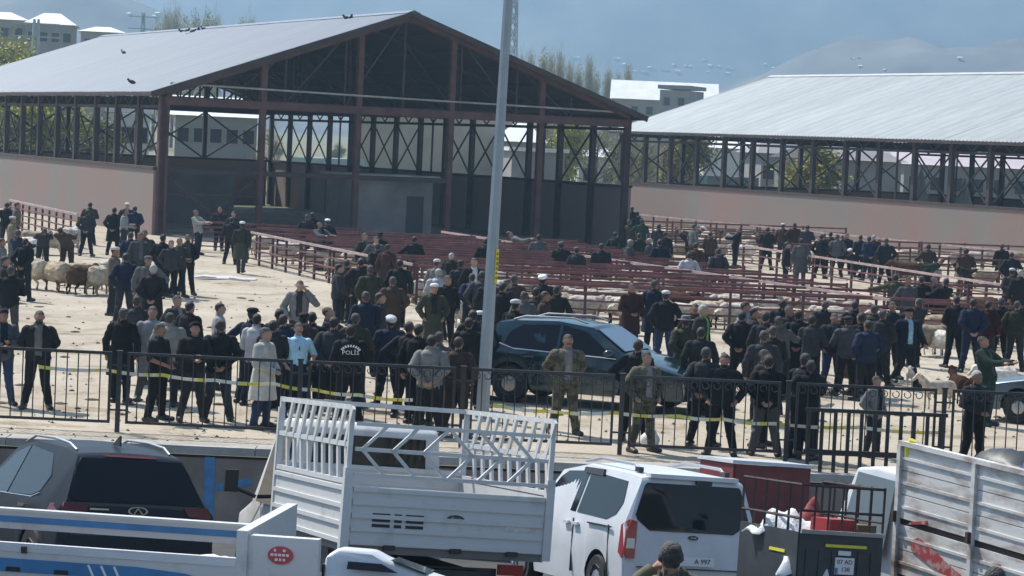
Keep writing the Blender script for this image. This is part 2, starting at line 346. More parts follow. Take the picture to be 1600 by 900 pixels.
# ------------------------------------------------------------------ market sheds
SANG = rad(24); E1 = Vector((math.cos(SANG), math.sin(SANG), 0)); E2 = Vector((math.sin(SANG), -math.cos(SANG), 0))
WD, WALL, EAVE, RIDGE = 22.4, 2.78, 6.2, 10.1
def roof_sheet_mesh(name, x0, z0, x1, z1, ln, m, pitch=0.36, amp=0.034):
    n = int(round(ln / pitch)) * 4; ys = np.linspace(0, ln, n + 1); dz = amp * np.array([[0, 1, 0, -1][i % 4] for i in range(n + 1)])
    v = []
    for y, d in zip(ys, dz): v += [(x0, y, z0 + d), (x1, y, z1 + d), (x0, y, z0 + d - 0.012), (x1, y, z1 + d - 0.012)]
    f = []
    for i in range(n):
        a, b = 4 * i, 4 * i + 4
        f += [(a, b, b + 1, a + 1), (a + 2, a + 3, b + 3, b + 2), (a, a + 2, b + 2, b), (a + 1, b + 1, b + 3, a + 3)]
    mb = MB(); mb.add(v, f); mb.mi = [1 if k % 4 == 1 else 0 for k in range(len(f))]; return mb.mesh(name, [m, mat('shade darkened sheet underside', (.05, .037, .034), .8)], fix=False)  # underside colour darkened to put deep shade into the shed interior
def shed(label, loc, ln, roofm, front=True):
    S = thing('market_shed', loc, SANG, label, 'shed', 'open livestock market sheds')
    nb = int(round(ln / 3.6)); bay = ln / nb; half = WD / 2; sl = (RIDGE - EAVE) / half; oh = 0.75
    rsh = []
    for side in (0, 1):
        xe = -oh if side == 0 else WD + oh; ze = EAVE - sl * oh + 0.2
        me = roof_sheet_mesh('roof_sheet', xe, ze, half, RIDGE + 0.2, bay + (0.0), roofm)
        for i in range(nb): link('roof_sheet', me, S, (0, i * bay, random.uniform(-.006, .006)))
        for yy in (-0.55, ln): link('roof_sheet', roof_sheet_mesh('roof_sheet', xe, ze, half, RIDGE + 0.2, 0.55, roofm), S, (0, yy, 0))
        for k in range(1, 6):
            t = k / 6; x = xe + (half - xe) * t; z = ze + (RIDGE + .2 - ze) * t
            MB().box((x, ln / 2, z - 0.11), (0.08, ln + 0.9, 0.13)).build('purlin', M['steel_dark'], S)
        # barge board / fascia
        MB().bar((xe, -0.58, ze - 0.12), (half, -0.58, RIDGE + 0.08), 0.05, 0.26).build('barge_board', M['steel_dark'], S)
        MB().box((xe + .02, ln / 2, ze - 0.1), (0.05, ln + 1.0, 0.16)).build('fascia', M['steel_dark'], S)
    MB().prism([(half - .35, -.6, RIDGE + .13), (half, -.6, RIDGE + .27), (half + .35, -.6, RIDGE + .13)], (0, ln + 1.2, 0)).build('ridge_cap', roofm, S)
    # long side walls, columns, braces
    colm = MB().box((0, 0, EAVE / 2), (0.24, 0.3, EAVE)).mesh('column', M['steel_dark'])
    xm = MB().bar((0, 0.12, WALL + .1), (0, bay - .12, EAVE - .75), 0.05, 0.09).mesh('cross_brace', M['steel_dark'])
    xm2 = MB().bar((0.06, bay - 0.12, WALL + .1), (0.06, 0.12, EAVE - .75), 0.05, 0.09).mesh('cross_brace', M['steel_dark'])
    web = MB().bar((0, 0, EAVE - .62), (0, bay / 4, EAVE - .08), 0.05, 0.06).mesh('lattice_web', M['steel_dark'])
    web2 = MB().bar((0, bay / 4, EAVE - .08), (0, bay / 2, EAVE - .62), 0.05, 0.06).mesh('lattice_web', M['steel_dark'])
    strut = MB().box((0, bay / 2, (WALL + EAVE) / 2 - .2), (0.08, 0.1, EAVE - WALL - .4)).mesh('mid_post', M['steel_dark'])
    for sx in (0, 1):
        x = 0 if sx == 0 else WD; inn = 1 if sx == 0 else -1
        wm = MB().box((x - inn * 0.24, ln / 2, WALL / 2 - .15), (0.22, ln - .04, WALL + .3)).build('lower_wall', M['plaster'], S)
        MB().box((x - inn * .2, ln / 2, WALL + 0.06), (0.4, ln, 0.13)).build('wall_beam', M['steel_dark'], S)
        for z, h in ((EAVE - .06, .14), (EAVE - .68, .14)): MB().box((x, ln / 2, z), (0.16, ln + .2, h)).build('eave_beam', M['steel_dark'], S)
        for i in range(nb + 1): link('column', colm, S, (x + (-.02 if sx == 0 else .02), i * bay, 0))
        for i in range(nb):
            if i % 4 != 2:
                link('cross_brace', xm, S, (x, i * bay, 0)); link('cross_brace', xm2, S, (x - .03, i * bay, 0))
            else: link('mid_post', strut, S, (x, i * bay, 0))
            for h in (0, bay / 2): link('lattice_web', web, S, (x, i * bay + h, 0)); link('lattice_web', web2, S, (x, i * bay + h, 0))
    # roof frames
    tr = MB(); tr.bar((0, 0, EAVE), (half, 0, RIDGE), 0.12, 0.2, up=(0, 1, 0)); tr.bar((half, 0, RIDGE), (WD, 0, EAVE), 0.12, 0.2, up=(0, 1, 0)); tr.bar((0, 0, EAVE - .3), (WD, 0, EAVE - .3), 0.12, 0.2)
    for k in range(1, 8):
        x = WD * k / 8; z = EAVE + (RIDGE - EAVE) * (1 - abs(x - half) / half); tr.bar((x, 0, EAVE - .3), (x, 0, z), 0.08); x2 = WD * (k - 1 if k <= 4 else k + 1) / 8
        tr.bar((x, 0, z), (x2, 0, EAVE - .3), 0.07)
    trm = tr.mesh('roof_truss', M['steel_dark'])
    for i in range(0, nb + 1, 2): link('roof_truss', trm, S, (0, i * bay + (.35 if i == 0 else 0), 0))
    # back gable
    for k in range(1, 5):
        x = WD * k / 5; z = EAVE + (RIDGE - EAVE) * (1 - abs(x - half) / half); MB().box((x, ln, z / 2), (0.26, 0.26, z)).build('gable_column', M['steel_dark'], S)
    for k in range(5):
        a, b = WD * k / 5, WD * (k + 1) / 5
        MB().bar((a + .15, ln, WALL + .15), (b - .15, ln, EAVE - .5), 0.06, 0.1).build('cross_brace', M['steel_dark'], S)
        MB().bar((a + .15, ln + .07, EAVE - .5), (b - .15, ln + .07, WALL + .15), 0.06, 0.1).build('cross_brace', M['steel_dark'], S)
    MB().box((half, ln - .05, WALL / 2 - .15), (WD - .5, 0.22, WALL + .3)).build('lower_wall', M['plaster'], S)
    MB().box((half, ln, WALL + .06), (WD, 0.36, 0.13)).build('wall_beam', M['steel_dark'], S)
    # open front gable
    for k in range(6):
        x = WD * k / 5; z = EAVE + (RIDGE - EAVE) * (1 - abs(x - half) / half) - .1
        MB().box((x, 0, z / 2), (0.44 if k == 0 else 0.25, 0.3, z)).build('gable_column', M['steel'], S)
    for s in (0, 1):
        MB().bar((0 if s == 0 else WD, -.02, EAVE - .08), (half, -.02, RIDGE - .08), 0.26, 0.42, up=(0, 1, 0)).build('rafter', M['steel'], S)
    MB().box((half, -.03, EAVE - .42), (WD, 0.28, 0.34)).build('tie_beam', M['steel'], S)
    MB().tube([(0.2, -.12, EAVE + .35), (half, -.12, EAVE + .2), (WD - .3, -.12, EAVE + .1)], 0.045).build('service_pipe', M['concrete'], S)
    if front:
        MB().box((WD * .3, -.03, WALL), (WD * .6 - .3, 0.2, 0.22)).build('rail_beam', M['steel_dark'], S)
        bay5 = WD / 5
        MB().bar((0.3, .05, WALL - .3), (bay5 * .62, .05, .6), 0.1, 0.16).build('diagonal_brace', M['steel_dark'], S)
        MB().bar((bay5 - .15, .2, WALL - .3), (bay5 * .4, .2, .6), 0.1, 0.16).build('diagonal_brace', M['steel_dark'], S)
        MB().box((bay5 / 2, .1, 1.75), (bay5 - .3, 0.08, 0.1)).build('rail_beam', M['steel_dark'], S)
        R = link('block_room', MB().box((11.3, 3.1, WALL / 2), (3.8, 3.8, WALL)).mesh('block_room', M['plaster_grey']), S)
        MB().box((11.3, 3.1, WALL + .08), (4.3, 4.3, 0.17)).build('roof_slab', M['concrete'], R)
        d_ = MB().box((12.35, 1.19, 1.0), (0.82, 0.05, 2.0)).build('door', mat('dark door', (.03, .03, .032), .6), R)
        MB().box((4.0, 14, WALL / 2), (7.6, 0.2, WALL)).build('partition_wall', M['plaster_grey'], S)
    return S
W0 = Vector((-15.4, 113.3, 0.55))
shed('large open shed with blue grey roof and wide gable facing the yard', W0, 52.0, M['roof_blue'])
shed('shed with pale whitish roof and pink lower wall behind the pens', Vector((29.6, 119.2, 0.22)), 56.2, M['roof_white'], False)
# ------------------------------------------------------------------ livestock pens
post2 = MB().box((0, 0, 0.6), (0.075, 0.075, 1.22)).mesh('post', M['steel'])
def railing(a, b, label, n=4, top='pen_red', step=1.7, hgt=1.15, name='pen_railing'):
    a, b = Vector(a), Vector(b); d = (b - a).to_2d(); L = d.length; g0 = yard_z(a.y)
    R = thing(name, (a.x, a.y, g0), math.atan2(d.y, d.x), label, 'railing', 'railings of the livestock pens')
    slope = yard_z(b.y) - g0; np_ = max(1, int(round(L / step)))
    for k in range(np_ + 1): link('post', post2, R, (L * k / np_, 0, slope * k / np_))
    for j in range(n):
        z = hgt - (hgt - 0.22) * j / max(1, n - 1)
        m = M[top] if j == 0 else M['pen_red']; th = 0.075 if j == 0 else 0.05
        MB().bar((0, -0.045, z), (L, -0.045, z + slope), th, th).build('rail', m, R)
    return R
def gp(p, q): v = W0 + E1 * p + E2 * q; return Vector((v.x, v.y, 0))
# lane rails running with the sheds
railing(on_ground(385, 411), on_ground(645, 474), 'pen railing along the open sand from the shed to the gate', top='pen_worn')
railing(on_ground(690, 408), on_ground(800, 428), 'short pen railing with pale top pipe behind the lamp pole', top='pen_worn')
railing(on_ground(910, 453), on_ground(1390, 535), 'long pen railing with pale top pipe crossing the middle of the pens', top='pen_worn')
railing(on_ground(1160, 430), on_ground(1620, 513), 'pen railing with pale top pipe beside the group of men in navy', top='pen_worn')
railing(on_ground(978, 366), on_ground(1640, 443), 'pen railing along the pink wall of the pale shed', top='pen_worn')
railing(on_ground(15, 360), on_ground(121, 388), 'railing beside the pink wall behind the flock', n=5, top='pen_worn', step=1.3, hgt=1.3)
# cross railings
def cross(px0, py0, px1, py1, lab, **k): railing(on_ground(px0, py0), on_ground(px1, py1), lab, **k)
cr = [(300, 392, 560, 405, 'inside the open gable by the white capped men'), (400, 404, 900, 424, 'farthest under the shed front'), (432, 416, 960, 436, 'second row in from the shed front'), (470, 426, 1010, 447, 'third row in from the shed front'),
      (520, 438, 1085, 460, 'behind the man in the wide black jacket'), (560, 448, 1160, 473, 'level with the yellow pole sticker'), (600, 461, 1240, 489, 'in the middle of the sheep pens'), (650, 476, 1320, 506, 'third row from the parked dark car'),
      (790, 491, 1400, 519, 'second row from the parked dark car'), (800, 503, 1480, 536, 'nearest the parked dark car'), (1380, 500, 1640, 510, 'behind the men in navy at the pen front'), (1440, 540, 1640, 549, 'in front of the tied sheep'),
      (985, 395, 1260, 405, 'behind the grey haired trio'), (980, 381, 1320, 393, 'near the far pink wall'), (1010, 410, 1190, 416, 'beyond the man in the white jacket'), (1235, 425, 1420, 432, 'in front of the men in navy coats'), (1400, 447, 1640, 458, 'behind the bending men'), (1370, 418, 1640, 428, 'by the brown cow and the far wall')]
for ci, (a, b, c, d, lab) in enumerate(cr): cross(a, b, c, d, 'red barred pen railing ' + lab, n=6 if ci < 6 else 5, step=2.1)
for k in range(1, 7):
    p, q = cr[k], cr[k + 1]; cross((p[0] + q[0]) / 2 + 25, (p[1] + q[1]) / 2 + .5, (p[2] + q[2]) / 2 - 15, (p[3] + q[3]) / 2 + .5, 'inner red barred railing midway behind the row ' + q[4], n=5, step=2.4)
# wooden gate at the corner of the pens
gt = on_ground(668, 472)
G_ = thing('pen_gate', gt, rad(-8), 'small brown slatted gate standing open at the pen corner', 'gate')
for z in (0.2, 0.6, 1.05): MB().box((0, 0, z), (1.25, 0.05, 0.09)).build('rail', mat('weathered brown wood', (.16, .095, .07), .9, var=.3, scale=5), G_)
for k in range(7): MB().box((-0.58 + k * 0.193, -0.045, 0.64), (0.09, 0.03, 1.25)).build('slat', MATS['weathered brown wood'], G_)
# ------------------------------------------------------------------ haze
hz = MB().box((0, 3050, 222), (7200, 6300, 460)).build('haze', None or mat('tmp', (1, 1, 1)))
hm = bpy.data.materials.new('thin blue haze'); hm.use_nodes = True; n = hm.node_tree.nodes; n.remove(n['Principled BSDF'])
pv = n.new('ShaderNodeVolumePrincipled'); pv.inputs['Color'].default_value = (0.45, 0.73, 1, 1); pv.inputs['Density'].default_value = 5.4e-4; pv.inputs['Anisotropy'].default_value = 0.4
hm.node_tree.links.new(pv.outputs[0], n['Material Output'].inputs['Volume']); hz.data.materials.clear(); hz.data.materials.append(hm); tag(hz, kind='stuff')
# ------------------------------------------------------------------ vehicles
def place(root, loc, ang, zf=road_z, slope=-0.0917):
    if zf is not yard_z: loc = (loc[0], loc[1] * 1.2); zf = lambda y: road_z(y, loc[0])
    """ang: heading turned left of straight away from the camera, degrees"""
    n = Vector((0.03 if slope else 0, -slope, 1)).normalized(); a = rad(ang); h = Vector((-math.sin(a), math.cos(a), 0)); h = (h - n * h.dot(n)).normalized(); l = n.cross(h)
    root.rotation_euler = Matrix((h, l, n)).transposed().to_euler(); root.location = (loc[0], loc[1], zf(loc[1]))
def lerp_tab(tab, x, k):
    tab = sorted(tab); xs = [t[0] for t in tab]; return float(np.interp(x, xs, [t[k] for t in tab]))
class Car:
    def __init__(s, name, label, top, belt, sill, arches, wheel_r, paint, cat='car', group=None, width=0.9, rim='alloy'):
        s.root = thing(name, label=label, cat=cat, group=group); s.top = top; s.belt = belt; s.arches = arches; s.paint = paint; s.wr = wheel_r; s.width = width
        x0, x1 = top[-1][0], top[0][0]
        xs = set([t[0] for t in top] + list(np.linspace(x0, x1, 40)))
        for a in arches: xs |= set(a + (wheel_r + .06) * math.cos(t) for t in np.linspace(0, math.pi, 13))
        xs = sorted(x for x in xs if x0 <= x <= x1); xs = [x for i, x in enumerate(xs) if i == 0 or x - xs[i - 1] > 0.004]
        half = []
        for x in xs:
            zt, wt, cr = (lerp_tab(top, x, k) for k in (1, 2, 3)); ze = zt - cr
            zb = min(lerp_tab(belt, x, 1), ze - 0.03); wb = max(lerp_tab(belt, x, 2), wt)
            zs = sill
            for a in arches:
                R = wheel_r + .06
                if abs(x - a) < R: zs = max(sill, wheel_r + math.sqrt(R * R - (x - a) ** 2))
            zs = min(zs, zb - .04); zm = zs + (zb - zs) * .5
            half.append([(0, zt), (.35 * wt, zt - cr * .12), (.7 * wt, zt - cr * .45), (.9 * wt, zt - cr * .75), (wt, ze), (wb, zb), (wb + .012, zm), (wb - .03 if zs == sill else wb, zs)])
        rings = []
        for x, h in zip(xs, half): rings.append([Vector((x, -y, z)) for y, z in h[::-1]] + [Vector((x, y, z)) for y, z in h[1:]])
        mb = MB(); mb.loft(rings, cap=True, closed=False)
        s.body = mb.build('body', paint, s.root, smooth=True, angle=42)
        for a in arches:
            for sd in (-1, 1):
                w = MB().lathe((a, sd * (width - .11), wheel_r), [(wheel_r * .55, -.1), (wheel_r * .93, -.11), (wheel_r, -.07), (wheel_r, .07), (wheel_r * .93, .11), (wheel_r * .55, .1)], 22, 'y').build('wheel', M['rubber'], s.root, smooth=True)
                r = MB().lathe((a, sd * (width - .10), wheel_r), [(wheel_r * .15, .105 * sd), (wheel_r * .6, .08 * sd), (wheel_r * .62, .112 * sd), (wheel_r * .58, .0)], 10, 'y').build('rim', M[rim], w)
        MB().box(((x0 + x1) / 2, 0, sill + .12), ((x1 - x0) * .93, width * 1.55, .2)).build('underbody', M['black_trim'], s.root)
    def tail_x(s, z):
        """x of the rear surface at height z"""
        t = s.top; zmax = max(range(len(t)), key=lambda i: t[i][1]); tt = [(p[1], p[0], p[2]) for p in t[zmax:]]
        return lerp_tab(tt, z, 1)
    def nose_x(s, z):
        t = s.top; zmax = max(range(len(t)), key=lambda i: t[i][1]); tt = [(p[1], p[0]) for p in t[:zmax + 1]]
        return lerp_tab(tt, z, 1)
    def side_y(s, x, z):
        zt, wt, cr = (lerp_tab(s.top, x, k) for k in (1, 2, 3)); ze = zt - cr; zb = lerp_tab(s.belt, x, 1); wb = max(lerp_tab(s.belt, x, 2), wt)
        if ze <= zb + .02 or z <= zb: return wb + .012
        return wb + (wt - wb) * (z - zb) / (ze - zb)
    def plate_rear(s, name, poly, m, d=.012, parent=None):
        a = [Vector((s.tail_x(z) - d, y, z)) for y, z in poly]; return MB().prism(a, (.03, 0, 0)).build(name, m, parent or s.root)
    def plate_front(s, name, poly, m, d=.012, parent=None):
        a = [Vector((s.nose_x(z) + d, y, z)) for y, z in poly]; return MB().prism(a, (-.03, 0, 0)).build(name, m, parent or s.root)
    def plate_side(s, name, poly, m, sd, d=.008, parent=None):
        a = [Vector((x, sd * (s.side_y(x, z) + d), z)) for x, z in poly]; return MB().prism(a, (0, -sd * .03, 0)).build(name, m, parent or s.root, smooth=True, angle=50)
def wheel(parent, x, y, r, w=.2, rim='alloy'):
    wl = MB().lathe((x, y, r), [(r * .55, -w / 2), (r * .93, -w / 2), (r, -w / 3), (r, w / 3), (r * .93, w / 2), (r * .55, w / 2)], 22, 'y').build('wheel', M['rubber'], parent, smooth=True)
    sd = 1 if y > 0 else -1; MB().lathe((x, y, r), [(r * .2, w * .4 * sd), (r * .58, w * .3 * sd), (r * .6, w * .52 * sd), (r * .55, 0)], 10, 'y').build('rim', M[rim], wl); return wl
def flat_text(txt, size, m, parent, x, y, z, name='lettering', mirror=False, roll=0):
    """lettering that reads from behind (normal along -x)"""
    o = link(name, text_mesh(txt, size, m), parent); o.matrix_local = Matrix.Translation((x, y, z)) @ Matrix(((0, 0, -1, 0), (-1, 0, 0, 0), (0, 1, 0, 0), (0, 0, 0, 1))); return o
def rim_pts(cx, cz, rx, rz, n=18): return [(cx + rx * math.cos(2 * math.pi * k / n), cz + rz * math.sin(2 * math.pi * k / n)) for k in range(n)]
# --- grey SUV, rear view
P_suv = mat('metallic grey paint', (0.03, 0.034, 0.042), 0.35, 0.0, spec=0.06)
suv = Car('parked_suv', 'metallic grey SUV with dark rear window parked below the retaining wall', [(2.2, .5, .78, .06), (2.17, .8, .8, .06), (1.2, 1.03, .82, .06), (1.0, 1.07, .8, .05), (.2, 1.58, .63, .04), (-.5, 1.68, .64, .04), (-1.4, 1.65, .62, .04), (-1.78, 1.6, .6, .03), (-1.86, 1.55, .62, .02), (-2.14, 1.1, .80, .02), (-2.2, .98, .86, .02), (-2.24, .62, .88, .02), (-2.3, .55, .88, .02), (-2.28, .3, .86, .02)],
          [(-2.3, .95, .9), (-1.8, 1.04, .92), (0, .98, .93), (1.0, .93, .92), (2.2, .75, .84)], .26, (-1.36, 1.34), .36, P_suv, 'car', width=.93)
place(suv.root, (-5.3, 26.45), 28); suv.root.scale = (1.04,) * 3
suv.plate_rear('rear_window', [(-.58, 1.53), (.58, 1.53), (.66, 1.42), (.76, 1.14), (.72, 1.07), (-.72, 1.07), (-.76, 1.14), (-.66, 1.42)], M['glass'])
suv.plate_rear('tailgate_panel', [(-.74, 1.055), (.74, 1.055), (.76, .70), (-.76, .70)], mat('dark lower tailgate', (.03, .032, .036), .3), .008)
for sd in (-1, 1):
    suv.plate_rear('tail_lamp', [(sd * .55, 1.04), (sd * .84, 1.05), (sd * .88, .92), (sd * .6, .95)], mat('dark red lamp', (.12, .012, .014), .2), .02)
    suv.plate_side('tail_lamp_corner', [(-2.16, 1.04), (-1.95, 1.02), (-1.92, .95), (-2.16, .92)], MATS['dark red lamp'], sd, .012)
    suv.plate_side('side_window', [(-.42, 1.03), (-1.25, 1.06), (-1.45, 1.12), (-1.5, 1.3), (-1.2, 1.53), (-.42, 1.58)], M['glass'], sd)
    suv.plate_side('side_window', [(-.36, 1.02), (.72, 1.0), (.1, 1.48), (-.36, 1.58)], M['glass'], sd)
    MB().tube([(-1.5, sd * .9, 1.1), (-1.25, sd * .915, 1.04), (.8, sd * .925, .99)], .007, 6).build('window_trim', M['chrome'], suv.root)
    MB().tube([(-1.62, sd * .55, 1.60), (-1.4, sd * .56, 1.665), (-.9, sd * .56, 1.695), (-.2, sd * .56, 1.69), (.15, sd * .56, 1.60)], .015, 8).build('roof_rail', M['alloy'], suv.root, smooth=True)
    MB().box((-1.02, sd * .945, .93), (.2, .03, .03)).build('door_handle', M['chrome'], suv.root)
    MB().ell((.62, sd * 1.02, 1.05), (.1, .1, .075)).build('mirror', P_suv, suv.root, smooth=True)
suv.plate_rear('brake_lamp', [(-.3, 1.575), (.3, 1.575), (.3, 1.555), (-.3, 1.555)], MATS['dark red lamp'], .02)
MB().prism([(-1.25, -.012, 1.665), (-1.5, -.012, 1.66), (-1.48, -.012, 1.78)], (0, .024, 0)).build('antenna_fin', M['black_trim'], suv.root)
em = MB(); bx = suv.tail_x(.98) - .03
em.loft([[Vector((bx, (y) * f, .985 + (z - .985) * f)) for y, z in rim_pts(0, .985, .12, .05, 20)] for f in (1, .78)], cap=False); em.build('emblem_ring', M['chrome'], suv.root)
MB().bar((bx, -.05, .955), (bx, 0, 1.015), .014).build('emblem_bar', M['chrome'], suv.root); MB().bar((bx, .05, .955), (bx, 0, 1.015), .014).build('emblem_bar', M['chrome'], suv.root)
MB().box((bx, .45, .99), (.01, .22, .02)).build('badge', M['chrome'], suv.root)
# --- white people carrier, rear view
van = Car('white_van', 'clean white small van with red tail lamps beside the cage truck', [(2.05, .45, .7, .05), (2.02, .8, .74, .05), (1.35, 1.02, .77, .05), (1.25, 1.06, .75, .04), (.55, 1.62, .66, .04), (-.3, 1.74, .67, .05), (-1.75, 1.71, .68, .06), (-1.99, 1.67, .66, .05), (-2.03, 1.6, .68, .03), (-2.08, 1.05, .82, .02), (-2.1, .6, .85, .02), (-2.14, .55, .86, .02), (-2.12, .28, .84, .02)],
          [(-2.14, 1.05, .86), (-1.5, 1.04, .885), (0, 1.02, .89), (1.2, .97, .87), (2.05, .7, .76)], .24, (-1.3, 1.26), .32, M['white_paint'], 'van', width=.89)
place(van.root, (2.40 - 2.2 * math.sin(rad(20)), 27.4 + 2.2 * math.cos(rad(20))), 20); van.root.scale = (1.07,) * 3
van.plate_rear('rear_window', [(-.60, 1.57), (.60, 1.57), (.63, 1.54), (.74, 1.18), (.71, 1.12), (.55, 1.0), (-.55, 1.0), (-.71, 1.12), (-.74, 1.18), (-.63, 1.54)], M['glass'])
MB().box((-1.99, 0, 1.655), (.16, 1.16, .05)).build('spoiler', M['white_paint'], van.root)
MB().box((-2.07, -.12, 1.6), (.05, .2, .05)).build('brake_lamp', M['black_trim'], van.root)
for sd in (-1, 1):
    lm = van.plate_rear('tail_lamp', [(sd * .72, 1.1), (sd * .79, 1.12), (sd * .86, .98), (sd * .88, .72), (sd * .84, .66), (sd * .74, .66)], M['lamp_red'], .03)
    van.plate_rear('lamp_lens', [(sd * .75, .9), (sd * .85, .9), (sd * .86, .78), (sd * .75, .78)], M['lamp_white'], .038, lm)
    van.plate_side('tail_lamp_corner', [(-2.07, 1.12), (-1.98, 1.05), (-1.96, .72), (-2.08, .66)], M['lamp_red'], sd, .014)
    van.plate_side('side_window', [(-.52, 1.1), (-1.5, 1.08), (-1.72, 1.16), (-1.8, 1.3), (-1.72, 1.56), (-.52, 1.62)], M['glass'], sd)
    van.plate_side('side_window', [(-.46, 1.1), (.95, 1.1), (.5, 1.5), (.3, 1.58), (-.46, 1.62)], M['glass'], sd)
    dv = van.plate_side('wind_deflector', [(-.3, 1.66), (-.92, 1.66), (-.95, 1.58), (-.3, 1.59)], M['black_trim'], sd, .03)
    MB().tube([(-1.72, sd * .56, 1.69), (-1.55, sd * .57, 1.765), (-.5, sd * .57, 1.785), (.0, sd * .57, 1.72)], .02, 8).build('roof_rail', M['alloy'], van.root, smooth=True)
    MB().box((-1.69, sd * .57, 1.71), (.13, .06, .06)).build('rail_foot', M['black_trim'], van.root)
    MB().box((-1.35, sd * .905, 1.0), (.75, .02, .018)).build('slide_rail', M['black_trim'], van.root)
    for x in (-.6, -.3): MB().box((x, sd * .915, .96), (.17, .035, .035)).build('door_handle', M['white_paint'], van.root)
    MB().ell((1.0, sd * 1.0, 1.1), (.09, .11, .08)).build('mirror', M['black_trim'], van.root, smooth=True)
for x0_, x1_ in ((-.49, -.49), (.93, .98), (-1.62, -1.66)):
    for sd in (-1, 1): van.plate_side('panel_seam', [(x0_, 1.02), (x0_ + .014, 1.02), (x1_ + .014, .36), (x1_, .36)], M['black_trim'], sd, .004)
van.plate_rear('panel_seam', [(-.7, .56), (.7, .56), (.7, .572), (-.7, .572)], M['black_trim'], .01)
em = MB().prism([Vector((van.tail_x(.95) - .022, y, z)) for y, z in rim_pts(-.02, .94, .065, .028)], (.02, 0, 0)).build('emblem', mat('dark blue badge', (.01, .018, .05), .25), van.root)
flat_text('Ford', .035, M['white_print'], em, van.tail_x(.94) - .025, -.02, .94)
pl = MB().box((-2.135, -.05, .66), (.02, .5, .11)).build('number_plate', M['plate'], van.root); flat_text('A 997', .085, M['ink'], pl, -2.148, -.14, .66)
# --- dark teal SUV in the yard
P_teal = mat('dark teal paint', (0.006, 0.026, 0.036), 0.12, 0.2, spec=1.0)
car = Car('dark_suv', 'dark teal SUV parked broadside in the yard behind the soldiers', [(2.2, .5, .78, .05), (2.16, .84, .8, .05), (1.3, 1.04, .83, .05), (1.05, 1.08, .8, .04), (.25, 1.58, .63, .03), (-.5, 1.66, .64, .03), (-1.4, 1.62, .62, .03), (-1.75, 1.56, .62, .03), (-2.1, 1.1, .78, .02), (-2.2, .95, .86, .02), (-2.24, .4, .86, .02)],
          [(-2.3, .98, .9), (-1.8, 1.06, .92), (0, 1.0, .93), (1.0, .96, .92), (2.2, .8, .84)], .27, (-1.36, 1.34), .37, P_teal, 'car', width=.93)
for x0_ in (-.4, .98, -1.42):
    for sd in (-1, 1): car.plate_side('panel_seam', [(x0_, 1.0), (x0_ + .014, 1.0), (x0_ + .04, .36), (x0_ + .026, .36)], M['black_trim'], sd, .004)
cp = on_ground(922, 632); place(car.root, (cp.x, cp.y), -113, yard_z, 0.0)
for sd in (-1, 1):
    car.plate_side('side_window', [(-.42, 1.05), (-1.3, 1.08), (-1.52, 1.15), (-1.45, 1.36), (-1.2, 1.52), (-.42, 1.57)], M['glass'], sd)
    car.plate_side('side_window', [(-.36, 1.04), (.78, 1.02), (.15, 1.46), (-.36, 1.57)], M['glass'], sd)
    MB().tube([(-1.6, sd * .9, 1.15), (-1.3, sd * .915, 1.06), (.85, sd * .925, 1.01)], .012, 6).build('window_trim', M['chrome'], car.root)
    for x in (-.95, .1): MB().box((x, sd * .945, .93), (.2, .03, .03)).build('door_handle', M['chrome'], car.root)
    MB().ell((.72, sd * 1.02, 1.1), (.11, .1, .08)).build('mirror', P_teal, car.root, smooth=True)
    MB().tube([(-1.45, sd * .56, 1.6), (-1.2, sd * .56, 1.68), (-.2, sd * .56, 1.7), (.1, sd * .56, 1.62)], .02, 8).build('roof_rail', M['alloy'], car.root, smooth=True)
    car.plate_front('head_lamp', [(sd * .45, .84), (sd * .74, .82), (sd * .76, .7), (sd * .48, .72)], M['lamp_white'], .02)
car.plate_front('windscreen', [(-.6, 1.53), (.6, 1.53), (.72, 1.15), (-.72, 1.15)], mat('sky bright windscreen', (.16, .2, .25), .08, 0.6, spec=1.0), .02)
car.plate_front('grille', [(-.4, .74), (.4, .74), (.36, .58), (-.36, .58)], M['black_trim'], .02)
# --- blue grey car at the edge of the yard
P_bg = mat('blue grey paint', (0.10, 0.14, 0.18), 0.3, 0.4, spec=0.6)
c2 = Car('parked_hatchback', 'blue grey car nosing in beside the white sheep and the goat', [(2.0, .45, .72, .05), (1.95, .78, .76, .05), (1.1, .95, .79, .05), (.95, .98, .76, .04), (.15, 1.42, .6, .03), (-.5, 1.48, .61, .03), (-1.4, 1.42, .6, .03), (-1.9, 1.0, .76, .02), (-2.0, .5, .8, .02)], [(-2, .9, .82), (0, .92, .86), (1.0, .88, .85), (2.0, .7, .78)], .24, (-1.25, 1.22), .32, P_bg, 'car', width=.86)
cp = on_ground(1704, 666); place(c2.root, (cp.x, cp.y), 62, yard_z, 0.0)
for sd in (-1, 1):
    c2.plate_side('side_window', [(-.3, .96), (.7, .95), (.05, 1.33), (-.3, 1.39)], M['glass'], sd); c2.plate_side('side_window', [(-.36, .96), (-1.3, .98), (-1.2, 1.32), (-.36, 1.39)], M['glass'], sd)
    c2.plate_front('head_lamp', [(sd * .45, .78), (sd * .7, .76), (sd * .72, .64), (sd * .46, .66)], M['lamp_white'], .02)
c2.plate_front('windscreen', [(-.56, 1.38), (.56, 1.38), (.68, 1.03), (-.68, 1.03)], M['glass'], .02)
